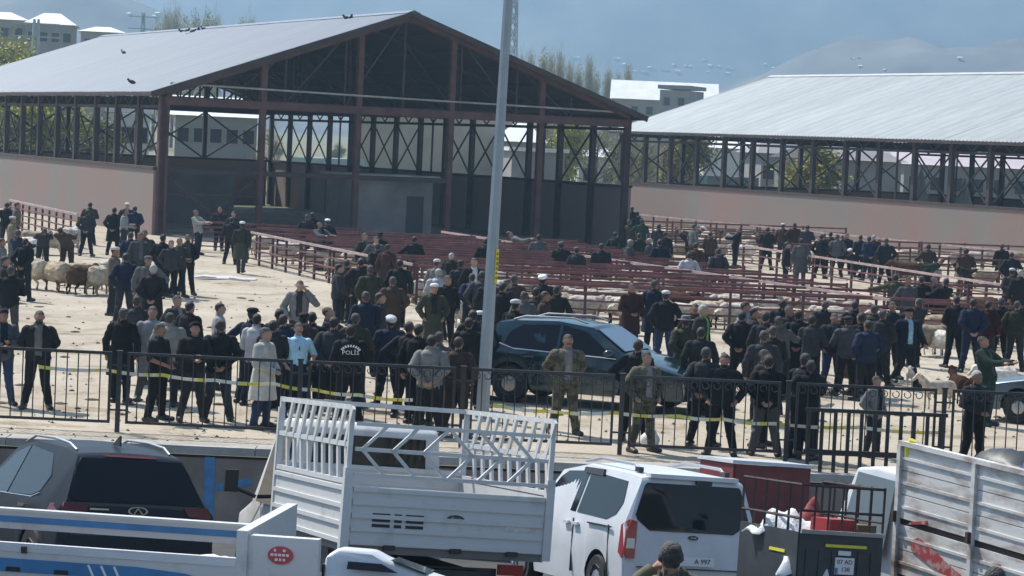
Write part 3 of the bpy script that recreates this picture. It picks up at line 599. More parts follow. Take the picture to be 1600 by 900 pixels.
# --- white cage truck
ct = thing('cage_truck', label='white pickup truck with barred animal cage on its bed', cat='truck'); place(ct, (-.60, 22.3), 18.7)
BL, BW = 3.0, 1.1; wd = M['white_dirty']; fl = 1.0
MB().box((BL / 2, 0, fl), (BL, BW * 2 - .04, .08)).build('bed_floor', M['plaster_grey'], ct)
def board(name, x0, x1, y0, y1, z0, z1, parent, m, ribs=2, outer=1):
    """board with pressed ribs; runs along x or along y"""
    al = abs(x1 - x0) > abs(y1 - y0); c = ((x0 + x1) / 2, (y0 + y1) / 2, (z0 + z1) / 2)
    b = MB().box(c, (max(abs(x1 - x0), .035), max(abs(y1 - y0), .035), z1 - z0)).build(name, m, parent)
    L_ = max(abs(x1 - x0), abs(y1 - y0)) - .06; Hh = z1 - z0
    for k in range(ribs + 2):
        z = z0 + .03 + (Hh - .06) * k / (ribs + 1)
        off = outer * .027
        MB().box((c[0] + (0 if al else off), c[1] + (off if al else 0), z), (L_, .02, .045) if al else (.02, L_, .045)).build('pressed_rib', m, b)
    return b
zb, zt_ = 1.04, 1.64
tg = board('tailgate', 0, 0, -BW + .03, BW - .03, zb, zt_, ct, wd, 3, -1)
for r in range(3):
    for a, w in ((.72, .19), (.54, .08), (.36, .19)): MB().box((-.021, a, 1.36 - r * .055), (.01, w, .032)).build('vent_decal', M['ink'], tg)
e_ = MB().prism([Vector((-.03, y, z)) for y, z in rim_pts(-.08, 1.36, .095, .042)], (.02, 0, 0)).build('emblem', mat('black badge', (.012, .014, .02), .3), tg); flat_text('Ford', .05, M['alloy'], e_, -.034, -.08, 1.36)
MB().box((-.021, -.8, 1.3), (.006, .34, .07)).build('scrape_decal', mat('peeling decal', (.5, .46, .38), .5, col2=(.75, .74, .7), scale=14), tg)
for y in (.62, -.1, -.72): MB().box((-.03, y, 1.03), (.05, .12, .05)).build('hinge', M['steel_dark'], tg)
board('side_board', 0, BL, BW, BW, zb, zt_, ct, wd, 2, 1); board('side_board', 0, BL, -BW, -BW, zb, zt_, ct, wd, 2, -1)
board('head_board', BL, BL, -BW, BW, zb, 1.75, ct, wd, 2, -1)
for y in (-BW, BW):
    MB().box((0, y, 1.4), (.09, .09, .85)).build('corner_post', wd, ct); MB().box((BL, y, 1.6), (.07, .07, 1.5)).build('corner_post', wd, ct)
wp = M['white_dirty']; cz0, czm, cz1 = 1.68, 2.06, 2.44
for y in (-BW, BW):
    pan = thing('cage_side'); pan.parent = ct
    for z in (cz0, czm, cz1): MB().bar((0, y, z), (BL, y, z), .045, .05).build('cage_rail', wp, pan)
    for x in (0.02, BL - .02): MB().bar((x, y, zb), (x, y, cz1 + .03), .05).build('cage_upright', wp, pan)
    for k in range(9):
        x = .1 + k * .31
        MB().bar((x - .05, y, cz0), (x + .06, y, czm), .07, .03, up=(0, 1, 0)).build('cage_slat', wp, pan); MB().bar((x + .06, y + .012, czm), (x - .16, y + .012, cz1), .07, .03, up=(0, 1, 0)).build('cage_slat', wp, pan)
MB().bar((BL, -BW, cz1), (BL, BW, cz1), .05).build('cage_rail', wp, ct)
rg = thing('cage_gate'); rg.parent = ct
for z in (1.76, 2.02, 2.28): MB().bar((-.02, -BW + .05, z), (-.02, BW - .05, z), .04).build('cage_rail', wp, rg)
for k in range(6):
    y0 = BW - .12 - k * .33
    d_ = -.26 if k < 3 else .26
    MB().bar((-.03, y0 + (0 if k < 3 else -.2), 2.02), (-.03, y0 + (0 if k < 3 else -.2) + d_, 2.28), .032).build('chevron_bar', wp, rg)
    MB().bar((-.03, y0 + (0 if k < 3 else -.2), 2.02), (-.03, y0 + (0 if k < 3 else -.2) + d_, 1.76), .032).build('chevron_bar', wp, rg)
# cab
def cab(parent, x0, w, h, lng, m, floor=.45, glass=M['glass'], hood=.75, mirrors=True, sl=.72):
    prof = [(x0, floor), (x0, h - .08), (x0 + .1, h), (x0 + lng * .55, h), (x0 + lng * sl, h - .06), (x0 + lng + .15, 1.2), (x0 + lng + hood, 1.02), (x0 + lng + hood + .05, .5), (x0 + lng + hood, floor)]
    def wz(z): return w if z < 1.15 else w - .16 * (z - 1.15) / (h - 1.15)
    mb = MB(); rings = [[Vector((x, y * wz(z), z)) for x, z in prof] for y in (-1, 1)]
    mb.loft(rings, cap=True); cm = mb.mesh('cab', m); bm = bmesh.new(); bm.from_mesh(cm); bmesh.ops.bevel(bm, geom=bm.edges[:], offset=.045, segments=3, affect='EDGES', profile=.6); bm.to_mesh(cm); bm.free(); cm.polygons.foreach_set('use_smooth', [True] * len(cm.polygons)); cm.set_sharp_from_angle(angle=rad(35)); b = link('cab', cm, parent)
    for sd in (-1, 1):
        f = lambda pts, d: [Vector((x, sd * (wz(z) + d), z)) for x, z in pts]
        MB().prism(f([(x0 + .2, 1.2), (x0 + lng - .1, 1.2), (x0 + lng * (sl - .06), h - .1), (x0 + .2, h - .1)], .004), (0, sd * .012, 0)).build('side_window', glass, b)
        MB().box((x0 + .35, sd * (w + .008), 1.02), (.18, .03, .04)).build('door_handle', M['black_trim'], b)
        if mirrors: mr = MB().tube([(x0 + lng - .05, sd * w, 1.25), (x0 + lng, sd * (w + .28), 1.35)], .025, 6).build('mirror_arm', M['black_trim'], b); MB().box((x0 + lng, sd * (w + .3), 1.42), (.07, .16, .26)).build('mirror', M['black_trim'], mr)
    MB().prism([(x0 - .012, -w * .7, h - .55), (x0 - .012, w * .7, h - .55), (x0 - .012, w * .68, h - .14), (x0 - .012, -w * .68, h - .14)], (.014, 0, 0)).build('rear_window', glass, b)
    xa, za, xb, zb_ = x0 + lng * sl, h - .06, x0 + lng + .15, 1.2
    n_ = Vector((za - zb_, 0, xb - xa)).normalized() * .006; t = lambda u: Vector((xa + (xb - xa) * u, 0, za + (zb_ - za) * u)) + n_
    MB().prism([t(.1) + Vector((0, -w * .8, 0)), t(.1) + Vector((0, w * .8, 0)), t(.95) + Vector((0, w * .9, 0)), t(.95) + Vector((0, -w * .9, 0))], n_).build('windscreen', glass, b)
    return b
cab(ct, BL + .12, .98, 2.22, 1.35, M['white_dirty'], .5)
MB().box((BL + 1.0, 0, .55), (4.6, .8, .16)).build('chassis', M['black_trim'], ct).location = (-1.7, 0, .2)
for sd in (-1, 1): wheel(ct, .75, sd * .86, .36); wheel(ct, BL + 1.3, sd * .86, .36)
MB().box((.15, .78, .85), (.04, .28, .11)).build('tail_lamp', M['lamp_red'], ct); MB().box((.15, -.78, .85), (.04, .28, .11)).build('tail_lamp', M['lamp_red'], ct)
MB().box((.25, 0, .8), (.06, 1.3, .1)).build('rear_bumper', M['black_trim'], ct)
# --- blue striped flatbed at the bottom left
bt = thing('flatbed_truck', label='white flatbed truck with blue stripes along its side boards', cat='truck'); place(bt, (-2.2, 19.95), -98.5, slope=0)
top_z = 1.25 - road_z(24, -2.4); bw = .92
def striped(name, y, side):
    b = MB().box((-2.6, y, top_z - .24), (5.2, .05, .48)).build(name, M['white_dirty'], bt)
    MB().box((-2.6, y + .03 * side, top_z - .05), (5.2, .012, .05)).build('edge_strip', M['white_paint'], b)
    return b
fb = MB().box((-2.6, bw, top_z - .08), (5.2, .05, .18)).build('side_board', M['white_dirty'], bt); MB().box((-2.6, bw - .033, top_z - .075), (5.2, .012, .06)).build('blue_stripe', M['blue_paint'], fb); MB().box((-2.6, bw, top_z + .012), (5.2, .09, .03)).build('top_rail', M['white_dirty'], fb)
nb_ = striped('side_board', -bw, -1); MB().prism([(-5.2, -bw - .03, top_z - .14), (-.9, -bw - .03, top_z - .14), (-.45, -bw - .03, top_z - .17), (-.1, -bw - .03, top_z - .25), (-5.2, -bw - .03, top_z - .28)], (0, -.008, 0)).build('blue_stripe', M['blue_paint'], nb_)
for k in range(3): MB().bar((-1.35 + k * .12, -bw - .042, top_z - .15), (-1.3 + k * .12, -bw - .042, top_z - .25), .02, .006, up=(0, 1, 0)).build('white_slash', M['white_print'], nb_)
for x in (-2.05, -1.6): MB().box((x, -bw - .043, top_z - .235), (.13, .006, .04)).build('stencil_mark', M['ink'], nb_)
MB().box((-1.95, -bw - .04, top_z - .055), (.05, .03, .06)).build('latch', M['steel_dark'], nb_)
MB().box((-2.6, 0, top_z - .46), (5.2, bw * 2 - .06, .06)).build('bed_floor', M['steel_dark'], bt)
MB().box((-2.62, .2, top_z - .40), (5.0, .08, .08)).build('floor_rib', M['concrete'], bt)
hb = MB().box((.05, 0, top_z - .15), (.1, bw * 2 + .06, .8)).build('head_board', M['white_dirty'], bt)
MB().tube([(-.02, -bw + .1, top_z + .1), (-.02, -bw + .05, top_z - .08), (-.02, -bw + .16, top_z - .14), (-.02, -bw + .2, top_z - .02)], .014, 6).build('strap', M['rubber'], hb)
tb = MB().box((.42, -bw + .05, top_z - .18), (.64, .1, .78)).build('front_locker', M['white_dirty'], bt)
sk = MB().prism([(x, -bw - .004, z) for x, z in rim_pts(.40, top_z + .05, .115, .08, 22)], (0, -.012, 0)).build('round_sticker', mat('red sticker', (.5, .05, .06), .5), tb)
for zz, row in ((.095, (-.05, .035)), (.055, (-.075, -.04, -.005, .03, .065)), (.012, (-.035, .0, .035))):
    for xx in row: MB().box((.40 + xx, -bw - .018, top_z + zz), (random.uniform(.018, .028), .006, .022)).build('sticker_stroke', M['white_print'], sk)
MB().box((-2.4, 0, .42), (5.2, .8, .18)).build('chassis', M['black_trim'], bt)
for x in (-3.6, -.6):
    for sd in (-1, 1): wheel(bt, x, sd * .72, .34)
wsack = bpy.data.materials.new('x'); bpy.data.materials.remove(wsack)
M['sack'] = mat('white woven sack', (.72, .72, .72), .8, bump=.3, bscale=30)
sb = MB()
for i in range(9):
    t = i / 8; w = .17 * (1 - abs(2 * t - 1) ** 4 * .6); sb.v; 
sb.loft([[Vector((-.72 + .66 * i / 8, .2 + .2 * math.cos(a) * (1 - abs(2 * i / 8 - 1) ** 5 * .5) + .02 * math.sin(3 * a + i), .13 + .13 * math.sin(a) * (1 - abs(2 * i / 8 - 1) ** 5 * .5) + .012 * math.sin(5 * a + 2 * i))) for a in [2 * math.pi * k / 14 for k in range(14)]] for i in range(9)])
so_ = sb.build('white_sack', M['sack'], smooth=True, angle=80); so_.matrix_world = Matrix.Translation(bt.location) @ bt.rotation_euler.to_matrix().to_4x4() @ Matrix.Translation((0, -.5, top_z - .36))
tag(so_, 'white sack lying in the bed of the blue striped flatbed', 'sack')
# --- white pickup cab nearest the camera
wc = thing('white_pickup', label='white pickup whose cab roof shows below the red sticker', cat='truck'); place(wc, (-1.03, 17.6), -96)
cab(wc, -.42, .26, 1.36, .72, M['white_paint'], .4, hood=.9, mirrors=False)
MB().box((-1.5, 0, .6), (2.0, .8, .4)).build('bed', M['white_paint'], wc)
for x in (-2.0, .95):
    for sd in (-1, 1): wheel(wc, x, sd * .4, .25)
# --- scuffed white truck at the right
rt = thing('livestock_truck', label='scuffed white truck with tall planked sides and red painted streaks', cat='truck'); place(rt, (5.55, 22.9), 21.5, slope=0)
# local: x forward (away), y left.  bed tail at x=-3, head at x=1
tw, bl0, bl1 = 1.0, -3.4, .95; z0 = 1.08; ww = M['white_worn']
for sd in (-1, 1):
    sdb = thing('side_wall'); sdb.parent = rt
    zs = z0
    for k, h in enumerate((.27, .27, .0, .26, .26, .27)):
        if h == 0: zs += .06; continue
        tilt = random.uniform(-.006, .006)
        MB().box(((bl0 + bl1) / 2, sd * (tw + tilt), zs + h / 2), (bl1 - bl0, .035, h - .012)).build('plank', ww, sdb); MB().box(((bl0 + bl1) / 2, sd * (tw + .022), zs + h * .5), (bl1 - bl0 - .1, .016, .03)).build('pressed_rib', ww, sdb); zs += h
    MB().box(((bl0 + bl1) / 2, sd * (tw - .03), z0 + .57), (bl1 - bl0, .03, .1)).build('dark_gap', M['steel_dark'], sdb)
    for x in (bl1 - .03, -.6, -2.0, bl0 + .03): MB().box((x, sd * (tw + .035), z0 + .68), (.07, .04, 1.42)).build('stake', ww, sdb)
    for z in (z0 - .05, zs + .02): MB().box(((bl0 + bl1) / 2, sd * (tw + .01), z), (bl1 - bl0, .08, .05)).build('edge_rail', ww, sdb)
    for x in (bl1 - .03, -.6): MB().box((x, sd * (tw + .07), z0 + .62), (.05, .05, .12)).build('latch', M['steel_dark'], sdb)
def swash(pts, y): return MB().prism([(x, tw + y, z0 + z) for x, z in pts], (0, .006, 0)).build('red_streak', mat('worn red paint', (.36, .045, .05), .6, col2=(.4, .3, .28), scale=7, thr=(.5, .62)), rt)
swash([(.62, .40), (.45, .46), (-.1, .30), (-.5, .18), (-1.2, .0), (-.5, .10), (.1, .18), (.6, .30)], .022); swash([(-.95, .42), (-1.15, .44), (-1.3, .3), (-1.6, .05), (-1.45, .04), (-1.15, .22)], .022)
swash([(.7, .56), (.3, .62), (.3, .66), (.62, .6)], .022)
MB().box((bl1, 0, z0 + .55), (.05, tw * 2, 1.2)).build('head_board', ww, rt)
MB().box(((bl0 + bl1) / 2, 0, z0 - .02), (bl1 - bl0, tw * 2 - .05, .06)).build('bed_floor', M['steel_dark'], rt)
MB().box((-.9, 0, .7), (5.6, .8, .2)).build('chassis', M['black_trim'], rt)
cab(rt, bl1 + .14, .98, 2.12, 1.3, M['white_paint'], .5, mat('clear cab glass', (.12, .14, .15), .1, 0, spec=.8), hood=.2, sl=.86)
for x in (-2.1, bl1 + 1.2):
    for sd in (-1, 1): wheel(rt, x, sd * .8, .37)
def on_truck(root, name, mb, m, loc, label, cat, rz=0.0, group=None, smooth=True):
    o = mb.build(name, m, smooth=smooth, angle=70); o.matrix_world = Matrix.Translation(root.location) @ root.rotation_euler.to_matrix().to_4x4() @ Matrix.Translation(loc) @ Matrix.Rotation(rz, 4, 'Z'); tag(o, label, cat, group); return o
def sack(l=.7, r=.2, wob=.03, seed=0):
    rr = random.Random(seed); ph = [rr.uniform(0, 6) for _ in range(4)]; mb = MB()
    mb.loft([[Vector((-l / 2 + l * i / 10, r * 1.2 * math.cos(a) * (1 - abs(2 * i / 10 - 1) ** 4 * .75) + wob * math.sin(3 * a + ph[0] + i), r + r * .8 * math.sin(a) * (1 - abs(2 * i / 10 - 1) ** 4 * .75) + wob * math.sin(2 * a + ph[1] + i * .8))) for a in [2 * math.pi * k / 16 for k in range(16)]] for i in range(11)]); return mb
on_truck(rt, 'white_tarpaulin', sack(1.9, .5, .06, 12), M['sack'], (-.9, -.3, z0 + .55), 'white tarpaulin over the load of the scuffed truck', 'tarpaulin')
on_truck(rt, 'blue_bundle', sack(.8, .22, .04, 3), mat('blue plastic', (.03, .09, .3), .4), (-1.1, .45, z0 + 1.1), 'blue plastic bundle on the load of the scuffed truck', 'bundle')
on_truck(rt, 'dark_bundle', sack(1.1, .2, .05, 4), mat('dark tarpaulin', (.02, .022, .025), .5), (-.2, .4, z0 + 1.08), 'dark tarpaulin bundle on the load of the scuffed truck', 'bundle')
on_truck(rt, 'yellow_strap', MB().tube([(0, 0, 0), (.03, 0, .08), (.0, .02, .2), (-.04, 0, .3)], .045, 8), M['yellow'], (bl1 - .15, tw - .02, z0 + 1.16), 'yellow strap hanging over the corner of the scuffed truck', 'strap')
# --- dark caged trailer with load
tk = thing('caged_trailer', label='dark caged trailer with number plate and loose load', cat='trailer'); place(tk, (3.43, 22.0), 17)
dk = mat('dark grey sheet steel', (.04, .045, .05), .5, var=.2, scale=3); hw, tl, fz = .46, 1.55, 1.0
MB().box((tl / 2, 0, fz), (tl, hw * 2, .06)).build('bed_floor', dk, tk)
tg2 = MB().box((0, 0, fz + .2), (.03, hw * 2, .62)).build('tail_board', dk, tk)
for k in range(6): MB().box((-.022, -.36 + k * .145, fz + .13), (.02, .045, .44)).build('pressed_rib', dk, tg2)
MB().box((-.03, 0, fz + .53), (.05, hw * 2, .04)).build('top_rail', M['concrete'], tg2)
MB().box((-.036, -.05, fz + .40), (.01, .46, .03)).build('yellow_stripe', M['yellow'], tg2)
pl = MB().box((-.045, -.04, fz + .2), (.012, .21, .17)).build('number_plate', M['plate'], tk); flat_text('07 AD', .065, M['ink'], pl, -.053, -.04, fz + .24); flat_text('138', .065, M['ink'], pl, -.053, -.05, fz + .165); MB().box((-.053, .05, fz + .15), (.006, .03, .06)).build('blue_band', M['blue_paint'], pl)
MB().box((-.03, -.04, fz + .33), (.01, .14, .045)).build('maker_badge', M['plate'], tk)
for sd in (-1, 1):
    sd_ = MB().box((tl / 2, sd * hw, fz + .22), (tl, .03, .6)).build('side_board', dk, tk); MB().box((.5, sd * (hw + .02), fz + .3), (.4, .01, .03)).build('yellow_stripe', M['yellow'], sd_); MB().box((.25, sd * (hw + .02), fz + .2), (.12, .01, .1)).build('reflector', M['plate'], sd_)
    for z in (.66, 1.0): MB().tube([(0, sd * hw, fz + z), (tl, sd * hw, fz + z)], .016, 6).build('cage_rail', M['steel_dark'], tk)
    for k in range(6): MB().tube([(tl * k / 5, sd * hw, fz + .5), (tl * k / 5, sd * hw, fz + 1.02)], .014, 6).build('cage_upright', M['steel_dark'], tk)
    wheel(tk, .7, sd * (hw + .12), .33, .16); MB().box((-.02, sd * .38, fz - .16), (.04, .1, .07)).build('tail_lamp', M['lamp_red'], tk)
for z in (.74, 1.0): MB().tube([(0, -hw, fz + z), (0, hw, fz + z)], .016, 6).build('cage_rail', M['steel_dark'], tk)
for k in range(1, 6): MB().tube([(0, -hw + hw * 2 * k / 6, fz + .53), (0, -hw + hw * 2 * k / 6, fz + 1.0)], .012, 6).build('cage_upright', M['steel_dark'], tk)
MB().tube([(tl - .1, 0, fz - .3), (tl + .9, 0, .55)], .04, 6).build('tow_bar', dk, tk); MB().box((tl / 2, 0, fz - .3), (tl, hw * 1.5, .14)).build('chassis', dk, tk)
def cloth_heap(w, l, h, seed):
    rr = random.Random(seed); nx, ny = 14, 12; mb = MB(); v = []
    for lay in (0, 1):
        for j in range(ny + 1):
            for i in range(nx + 1):
                x, y = i / nx * 2 - 1, j / ny * 2 - 1; r = max(abs(x), abs(y)); z = h * (1 - r ** 2.2) * (.6 + .4 * math.sin(3.1 * x + seed) * math.cos(2.3 * y + seed * 2)) + .04 * math.sin(9 * x + 5 * y + seed)
                v.append((x * w / 2 * (1 + .1 * math.sin(4 * y + seed)), y * l / 2 * (1 + .1 * math.sin(5 * x)), max(z, 0) + (.02 if lay else 0)))
    n1 = nx + 1; o = n1 * (ny + 1); f = []
    for j in range(ny):
        for i in range(nx):
            a = j * n1 + i; f += [(a, a + n1, a + n1 + 1, a + 1), (o + a, o + a + 1, o + a + n1 + 1, o + a + n1)]
    ring = [i for i in range(n1)] + [j * n1 + nx for j in range(1, ny + 1)] + [ny * n1 + i for i in range(nx - 1, -1, -1)] + [j * n1 for j in range(ny - 1, 0, -1)]
    f += [(ring[k], ring[(k + 1) % len(ring)], o + ring[(k + 1) % len(ring)], o + ring[k]) for k in range(len(ring))]
    return mb.add(v, f)
on_truck(tk, 'white_sheet', cloth_heap(.85, .7, .42, 2), M['sack'], (1.0, .12, fz + .42), 'crumpled white sheet heaped in the caged trailer', 'sheet', .5)
on_truck(tk, 'plastic_sack', cloth_heap(.5, .5, .36, 5), mat('pale plastic', (.6, .62, .64), .35), (.3, .27, fz + .05), 'pale plastic sack at the tail of the caged trailer', 'sack', 1.2)
on_truck(tk, 'red_crate', MB().box((0, 0, .12), (.4, .3, .24)), mat('red crate plastic', (.4, .03, .035), .4), (.35, -.06, fz + .42), 'red plastic crate in the caged trailer', 'crate', .1, smooth=False)
on_truck(tk, 'cardboard_box', MB().box((0, 0, .12), (.34, .26, .2)), mat('brown cardboard', (.16, .1, .06), .9), (.3, -.3, fz + .4), 'brown cardboard box in the caged trailer', 'box', .3, smooth=False)
on_truck(tk, 'red_bundle', cloth_heap(.5, .5, .4, 7), mat('dull red cloth', (.2, .03, .03), .8), (1.3, -.2, fz + .45), 'dull red cloth bundle at the head of the caged trailer', 'bundle', .1)
# --- red box pickup behind the caged trailer
rp = thing('red_box_pickup', label='white pickup with dark red cargo box behind the caged trailer', cat='truck'); place(rp, (3.8, 31.0), 14)
rd = mat('dark red box', (.17, .025, .025), .55, var=.25, scale=2)
MB().box((.0, .0, 1.31), (.04, 1.12, 1.2)).build('tail_board', rd, rp)
for sd in (-1, 1):
    MB().box((.75, sd * .57, 1.31), (1.5, .04, 1.2)).build('side_board', rd, rp); wheel(rp, .5, sd * .55, .3); wheel(rp, 2.4, sd * .6, .3)
MB().box((.75, 0, .7), (1.5, 1.1, .08)).build('bed_floor', rd, rp); MB().box((.75, 0, 1.94), (1.62, 1.24, .05)).build('white_cover', M['white_paint'], rp)
cab(rp, 1.6, .74, 1.66, .95, M['white_paint'], .4)
MB().box((1.3, 0, .5), (3.0, .6, .16)).build('chassis', M['black_trim'], rp)
# ------------------------------------------------------------------ living figures: one continuous skin each, clothes as shells over it
def remesh(mb, voxel, smooth_it=6, ratio=0.3, name='body'):
    me = mb.mesh('tmp', None or M['ink'], fix=True); o = bpy.data.objects.new('tmp', me); COL.objects.link(o)
    r = o.modifiers.new('r', 'REMESH'); r.mode = 'VOXEL'; r.voxel_size = voxel
    s = o.modifiers.new('s', 'SMOOTH'); s.factor = 0.5; s.iterations = smooth_it
    d = o.modifiers.new('d', 'DECIMATE'); d.ratio = ratio
    dg = bpy.context.evaluated_depsgraph_get(); dg.update(); out = bpy.data.meshes.new_from_object(o.evaluated_get(dg)); out.name = name
    bpy.data.objects.remove(o); bpy.data.meshes.remove(me); out.materials.clear()
    out.polygons.foreach_set('use_smooth', [True] * len(out.polygons)); return out
def seg_label(P, prims):
    best = np.full(len(P), 1e9); lab = np.zeros(len(P), int)
    for a, b, ra, rb, L in prims:
        a = np.array(a); b = np.array(b); d = b - a; t = np.clip(((P - a) @ d) / max(1e-9, d @ d), 0, 1)
        dist = np.linalg.norm(P - (a + t[:, None] * d), axis=1) - (ra + (rb - ra) * t)
        m = dist < best; best[m] = dist[m]; lab[m] = L
    return lab
def shell(src, fmask, off, name, wob=0.0, smooth=True):
    n = len(src.vertices); P = np.empty(n * 3); src.vertices.foreach_get('co', P); P = P.reshape(-1, 3); N = np.empty(n * 3); src.vertices.foreach_get('normal', N); N = N.reshape(-1, 3)
    if wob: off = off + wob * (np.sin(P[:, 2] * 62 + P[:, 0] * 30) * np.sin(P[:, 0] * 41 + P[:, 1] * 37 + P[:, 2] * 19))
    else: off = np.full(n, off)
    Q = P + N * off[:, None]
    polys = [tuple(p.vertices) for p, k in zip(src.polygons, fmask) if k]
    used = sorted({v for f in polys for v in f}); ix = {v: i for i, v in enumerate(used)}
    me = bpy.data.meshes.new(name); me.from_pydata(Q[used].tolist(), [], [tuple(ix[v] for v in f) for f in polys])
    me.polygons.foreach_set('use_smooth', [True] * len(me.polygons)); me.update(); return me
POSES = {}
def make_pose(key, arms=((.27, .03, 1.13), (.27, -.03, .88)), arms2=None, legs=None, lean=0.0, hpitch=0.0, hyaw=0.0, drop=0.0, fingers=True):
    armL = [Vector(p) for p in arms]; armR = [Vector(p) for p in (arms2 or arms)]
    legs = legs or (((.1, -.01, .49), (.11, .03, .085)), ((.1, -.01, .49), (.11, .03, .085)))
    hipz = .93 - drop; Rl = Matrix.Rotation(-lean, 3, 'X'); piv = Vector((0, 0, hipz))
    U = lambda p: piv + Rl @ (Vector(p) - Vector((0, 0, .93)))
    mb = MB(); pr = []
    def cap(a, b, ra, rb, L, n=10, keep=True):
        mb.tube([a, b], [ra, rb], n); mb.ell(a, (ra,) * 3, nu=10, nv=7); mb.ell(b, (rb,) * 3, nu=10, nv=7)
        if keep: pr.append((tuple(a), tuple(b), ra, rb, L))
    # trunk
    prof = [(.90, .165, .115), (.98, .168, .118), (1.08, .158, .108), (1.2, .168, .115), (1.32, .18, .118), (1.41, .165, .1), (1.46, .10, .075)]
    mb.loft([[U((rx * math.cos(t), ry * math.sin(t), z)) for t in [2 * math.pi * k / 16 for k in range(16)]] for z, rx, ry in prof])
    pr.append((tuple(U((0, 0, 1.03))), tuple(U((0, 0, 1.4))), .15, .13, 2)); pr.append((tuple(U((-.14, 0, 1.42))), tuple(U((.14, 0, 1.42))), .08, .08, 2)); pr.append((tuple(U((-.07, 0, .93))), tuple(U((.07, 0, .93))), .125, .125, 6))
    mb.ell(piv, (.165, .12, .11))
    cap(U((0, .005, 1.42)), U((0, -.01, 1.54)), .062, .056, 1)
    hc = U((0, -.02, 1.625)); Rh = Rl @ Matrix.Rotation(hyaw, 3, 'Z') @ Matrix.Rotation(-hpitch, 3, 'X')
    mb.ell(hc, (.069, .088, .108), Rh); mb.ell(hc + Rh @ Vector((0, -.028, -.055)), (.052, .062, .068), Rh); mb.ell(hc + Rh @ Vector((0, .018, .03)), (.07, .083, .088), Rh)
    mb.ell(hc + Rh @ Vector((0, -.09, -.012)), (.014, .022, .026), Rh, 8, 6); mb.ell(hc + Rh @ Vector((0, -.08, .022)), (.045, .018, .012), Rh, 8, 6); mb.ell(hc + Rh @ Vector((0, -.08, -.065)), (.026, .016, .012), Rh, 8, 6)
    for sd in (-1, 1): mb.ell(hc + Rh @ Vector((sd * .072, .012, -.005)), (.012, .022, .033), Rh, 8, 6)
    pr.append((tuple(hc + Rh @ Vector((0, 0, -.05))), tuple(hc + Rh @ Vector((0, 0, .02))), .09, .09, 0))
    for sd, (el, wr) in ((1, armL), (-1, armR)):
        f = lambda p: U((sd * p[0], p[1], p[2])); sh = U((sd * .175, 0, 1.40)); e, w = f(el), f(wr)
        cap(sh, e, .056, .044, 3); cap(e, w, .043, .031, 4)
        hd = (w - e).normalized(); side = hd.cross(Vector((0, 0, 1))); side = side.normalized() if side.length > .2 else Vector((0, 1, 0)); nrm = side.cross(hd)
        k = w + hd * .085; mb.tube([w, w + hd * .03, k], [.028, .034, .036], 8); pr.append((tuple(w + hd * .02), tuple(k + hd * .07), .035, .03, 5))
        for q, ln in zip((-.027, -.009, .009, .027), (.062, .075, .07, .055)):
            a = k - hd * .012 + side * q; b = a + hd * ln * .55 + nrm * .006; c = b + hd * ln * .4 + nrm * .022; mb.tube([a, b, c], [.0095, .009, .008], 6)
        a = w + hd * .03 + side * .028; mb.tube([a, a + side * .03 + hd * .028, a + side * .036 + hd * .058], [.012, .0105, .009], 6)
    for sd, (kn, an) in ((1, legs[0]), (-1, legs[1])):
        h = piv + Vector((sd * .09, 0, -.02)); k = Vector((sd * kn[0], kn[1], kn[2])); a = Vector((sd * an[0], an[1], an[2]))
        cap(h, k, .088, .06, 7); cap(k, a, .058, .043, 8); mb.ell(k.lerp(a, .3) + Vector((0, .018, 0)), (.055, .06, .12), nu=10, nv=7)
        toe = a + Vector((sd * .03, -.17, -.045)); hl = a + Vector((0, .05, -.045)); mb.tube([hl, a + Vector((0, -.04, -.03)), toe], [.04, .046, .034], 8); mb.ell(toe, (.042, .05, .033), nu=10, nv=7); mb.ell(hl, (.04, .042, .04), nu=10, nv=7)
        pr.append((tuple(hl), tuple(toe), .045, .04, 9))
    body = remesh(mb, .0125, 4, .22, 'person')
    zs = [v.co.z for v in body.vertices]; lo = min(zs)
    for v in body.vertices: v.co.z -= lo
    body.update()
    pr2 = [(tuple(np.array(a) - [0, 0, lo]), tuple(np.array(b) - [0, 0, lo]), ra, rb, L) for a, b, ra, rb, L in pr]
    C = np.array([p.center for p in body.polygons]); lab = seg_label(C, pr2); hc2 = np.array(hc) - [0, 0, lo]
    H = (C - hc2) @ np.array(Rh)      # head frame
    lc = (C - np.array([0, 0, hipz - lo])) @ np.array(Rl) + np.array([0, 0, .93])   # upright frame
    up = np.isin(lab, (2, 3, 4, 6)); front = up & np.isin(lab, (2, 6)) & (np.abs(lc[:, 0]) < .055) & (lc[:, 1] < 0) & (lc[:, 2] > .95)
    D = {'body': body, 'top': hc2 + np.array(Rh) @ np.array([0, .01, .12]), 'hc': hc2, 'Rh': Rh}
    D['jacket'] = shell(body, up, .026, 'jacket', .006); D['open_jacket'] = shell(body, up & ~front, .03, 'jacket', .006); D['shirt_front'] = shell(body, front | (up & np.isin(lab, (2, 6)) & (np.abs(lc[:, 0]) < .09) & (lc[:, 1] < 0)), .014, 'shirt', .003)
    D['thin_top'] = shell(body, up & ~((lab == 4)), .012, 'shirt', .004); D['long_top'] = shell(body, up, .013, 'shirt', .004)
    D['trousers'] = shell(body, np.isin(lab, (6, 7, 8)), .017, 'trousers', .005)
    for sd, nm in ((1, 'a'), (-1, 'b')): D['shoe_' + nm] = shell(body, (lab == 9) & (np.sign(C[:, 0]) == sd), .012, 'shoe')
    hair = (lab == 0) & ((H[:, 2] > .058) | ((H[:, 1] > .03) & (H[:, 2] > -.02)) | ((H[:, 1] > .05) & (H[:, 2] > -.065)) | ((H[:, 1] > -.01) & (H[:, 2] > .02))) & (H[:, 1] > -.08 + .4 * np.maximum(0, .085 - H[:, 2]))
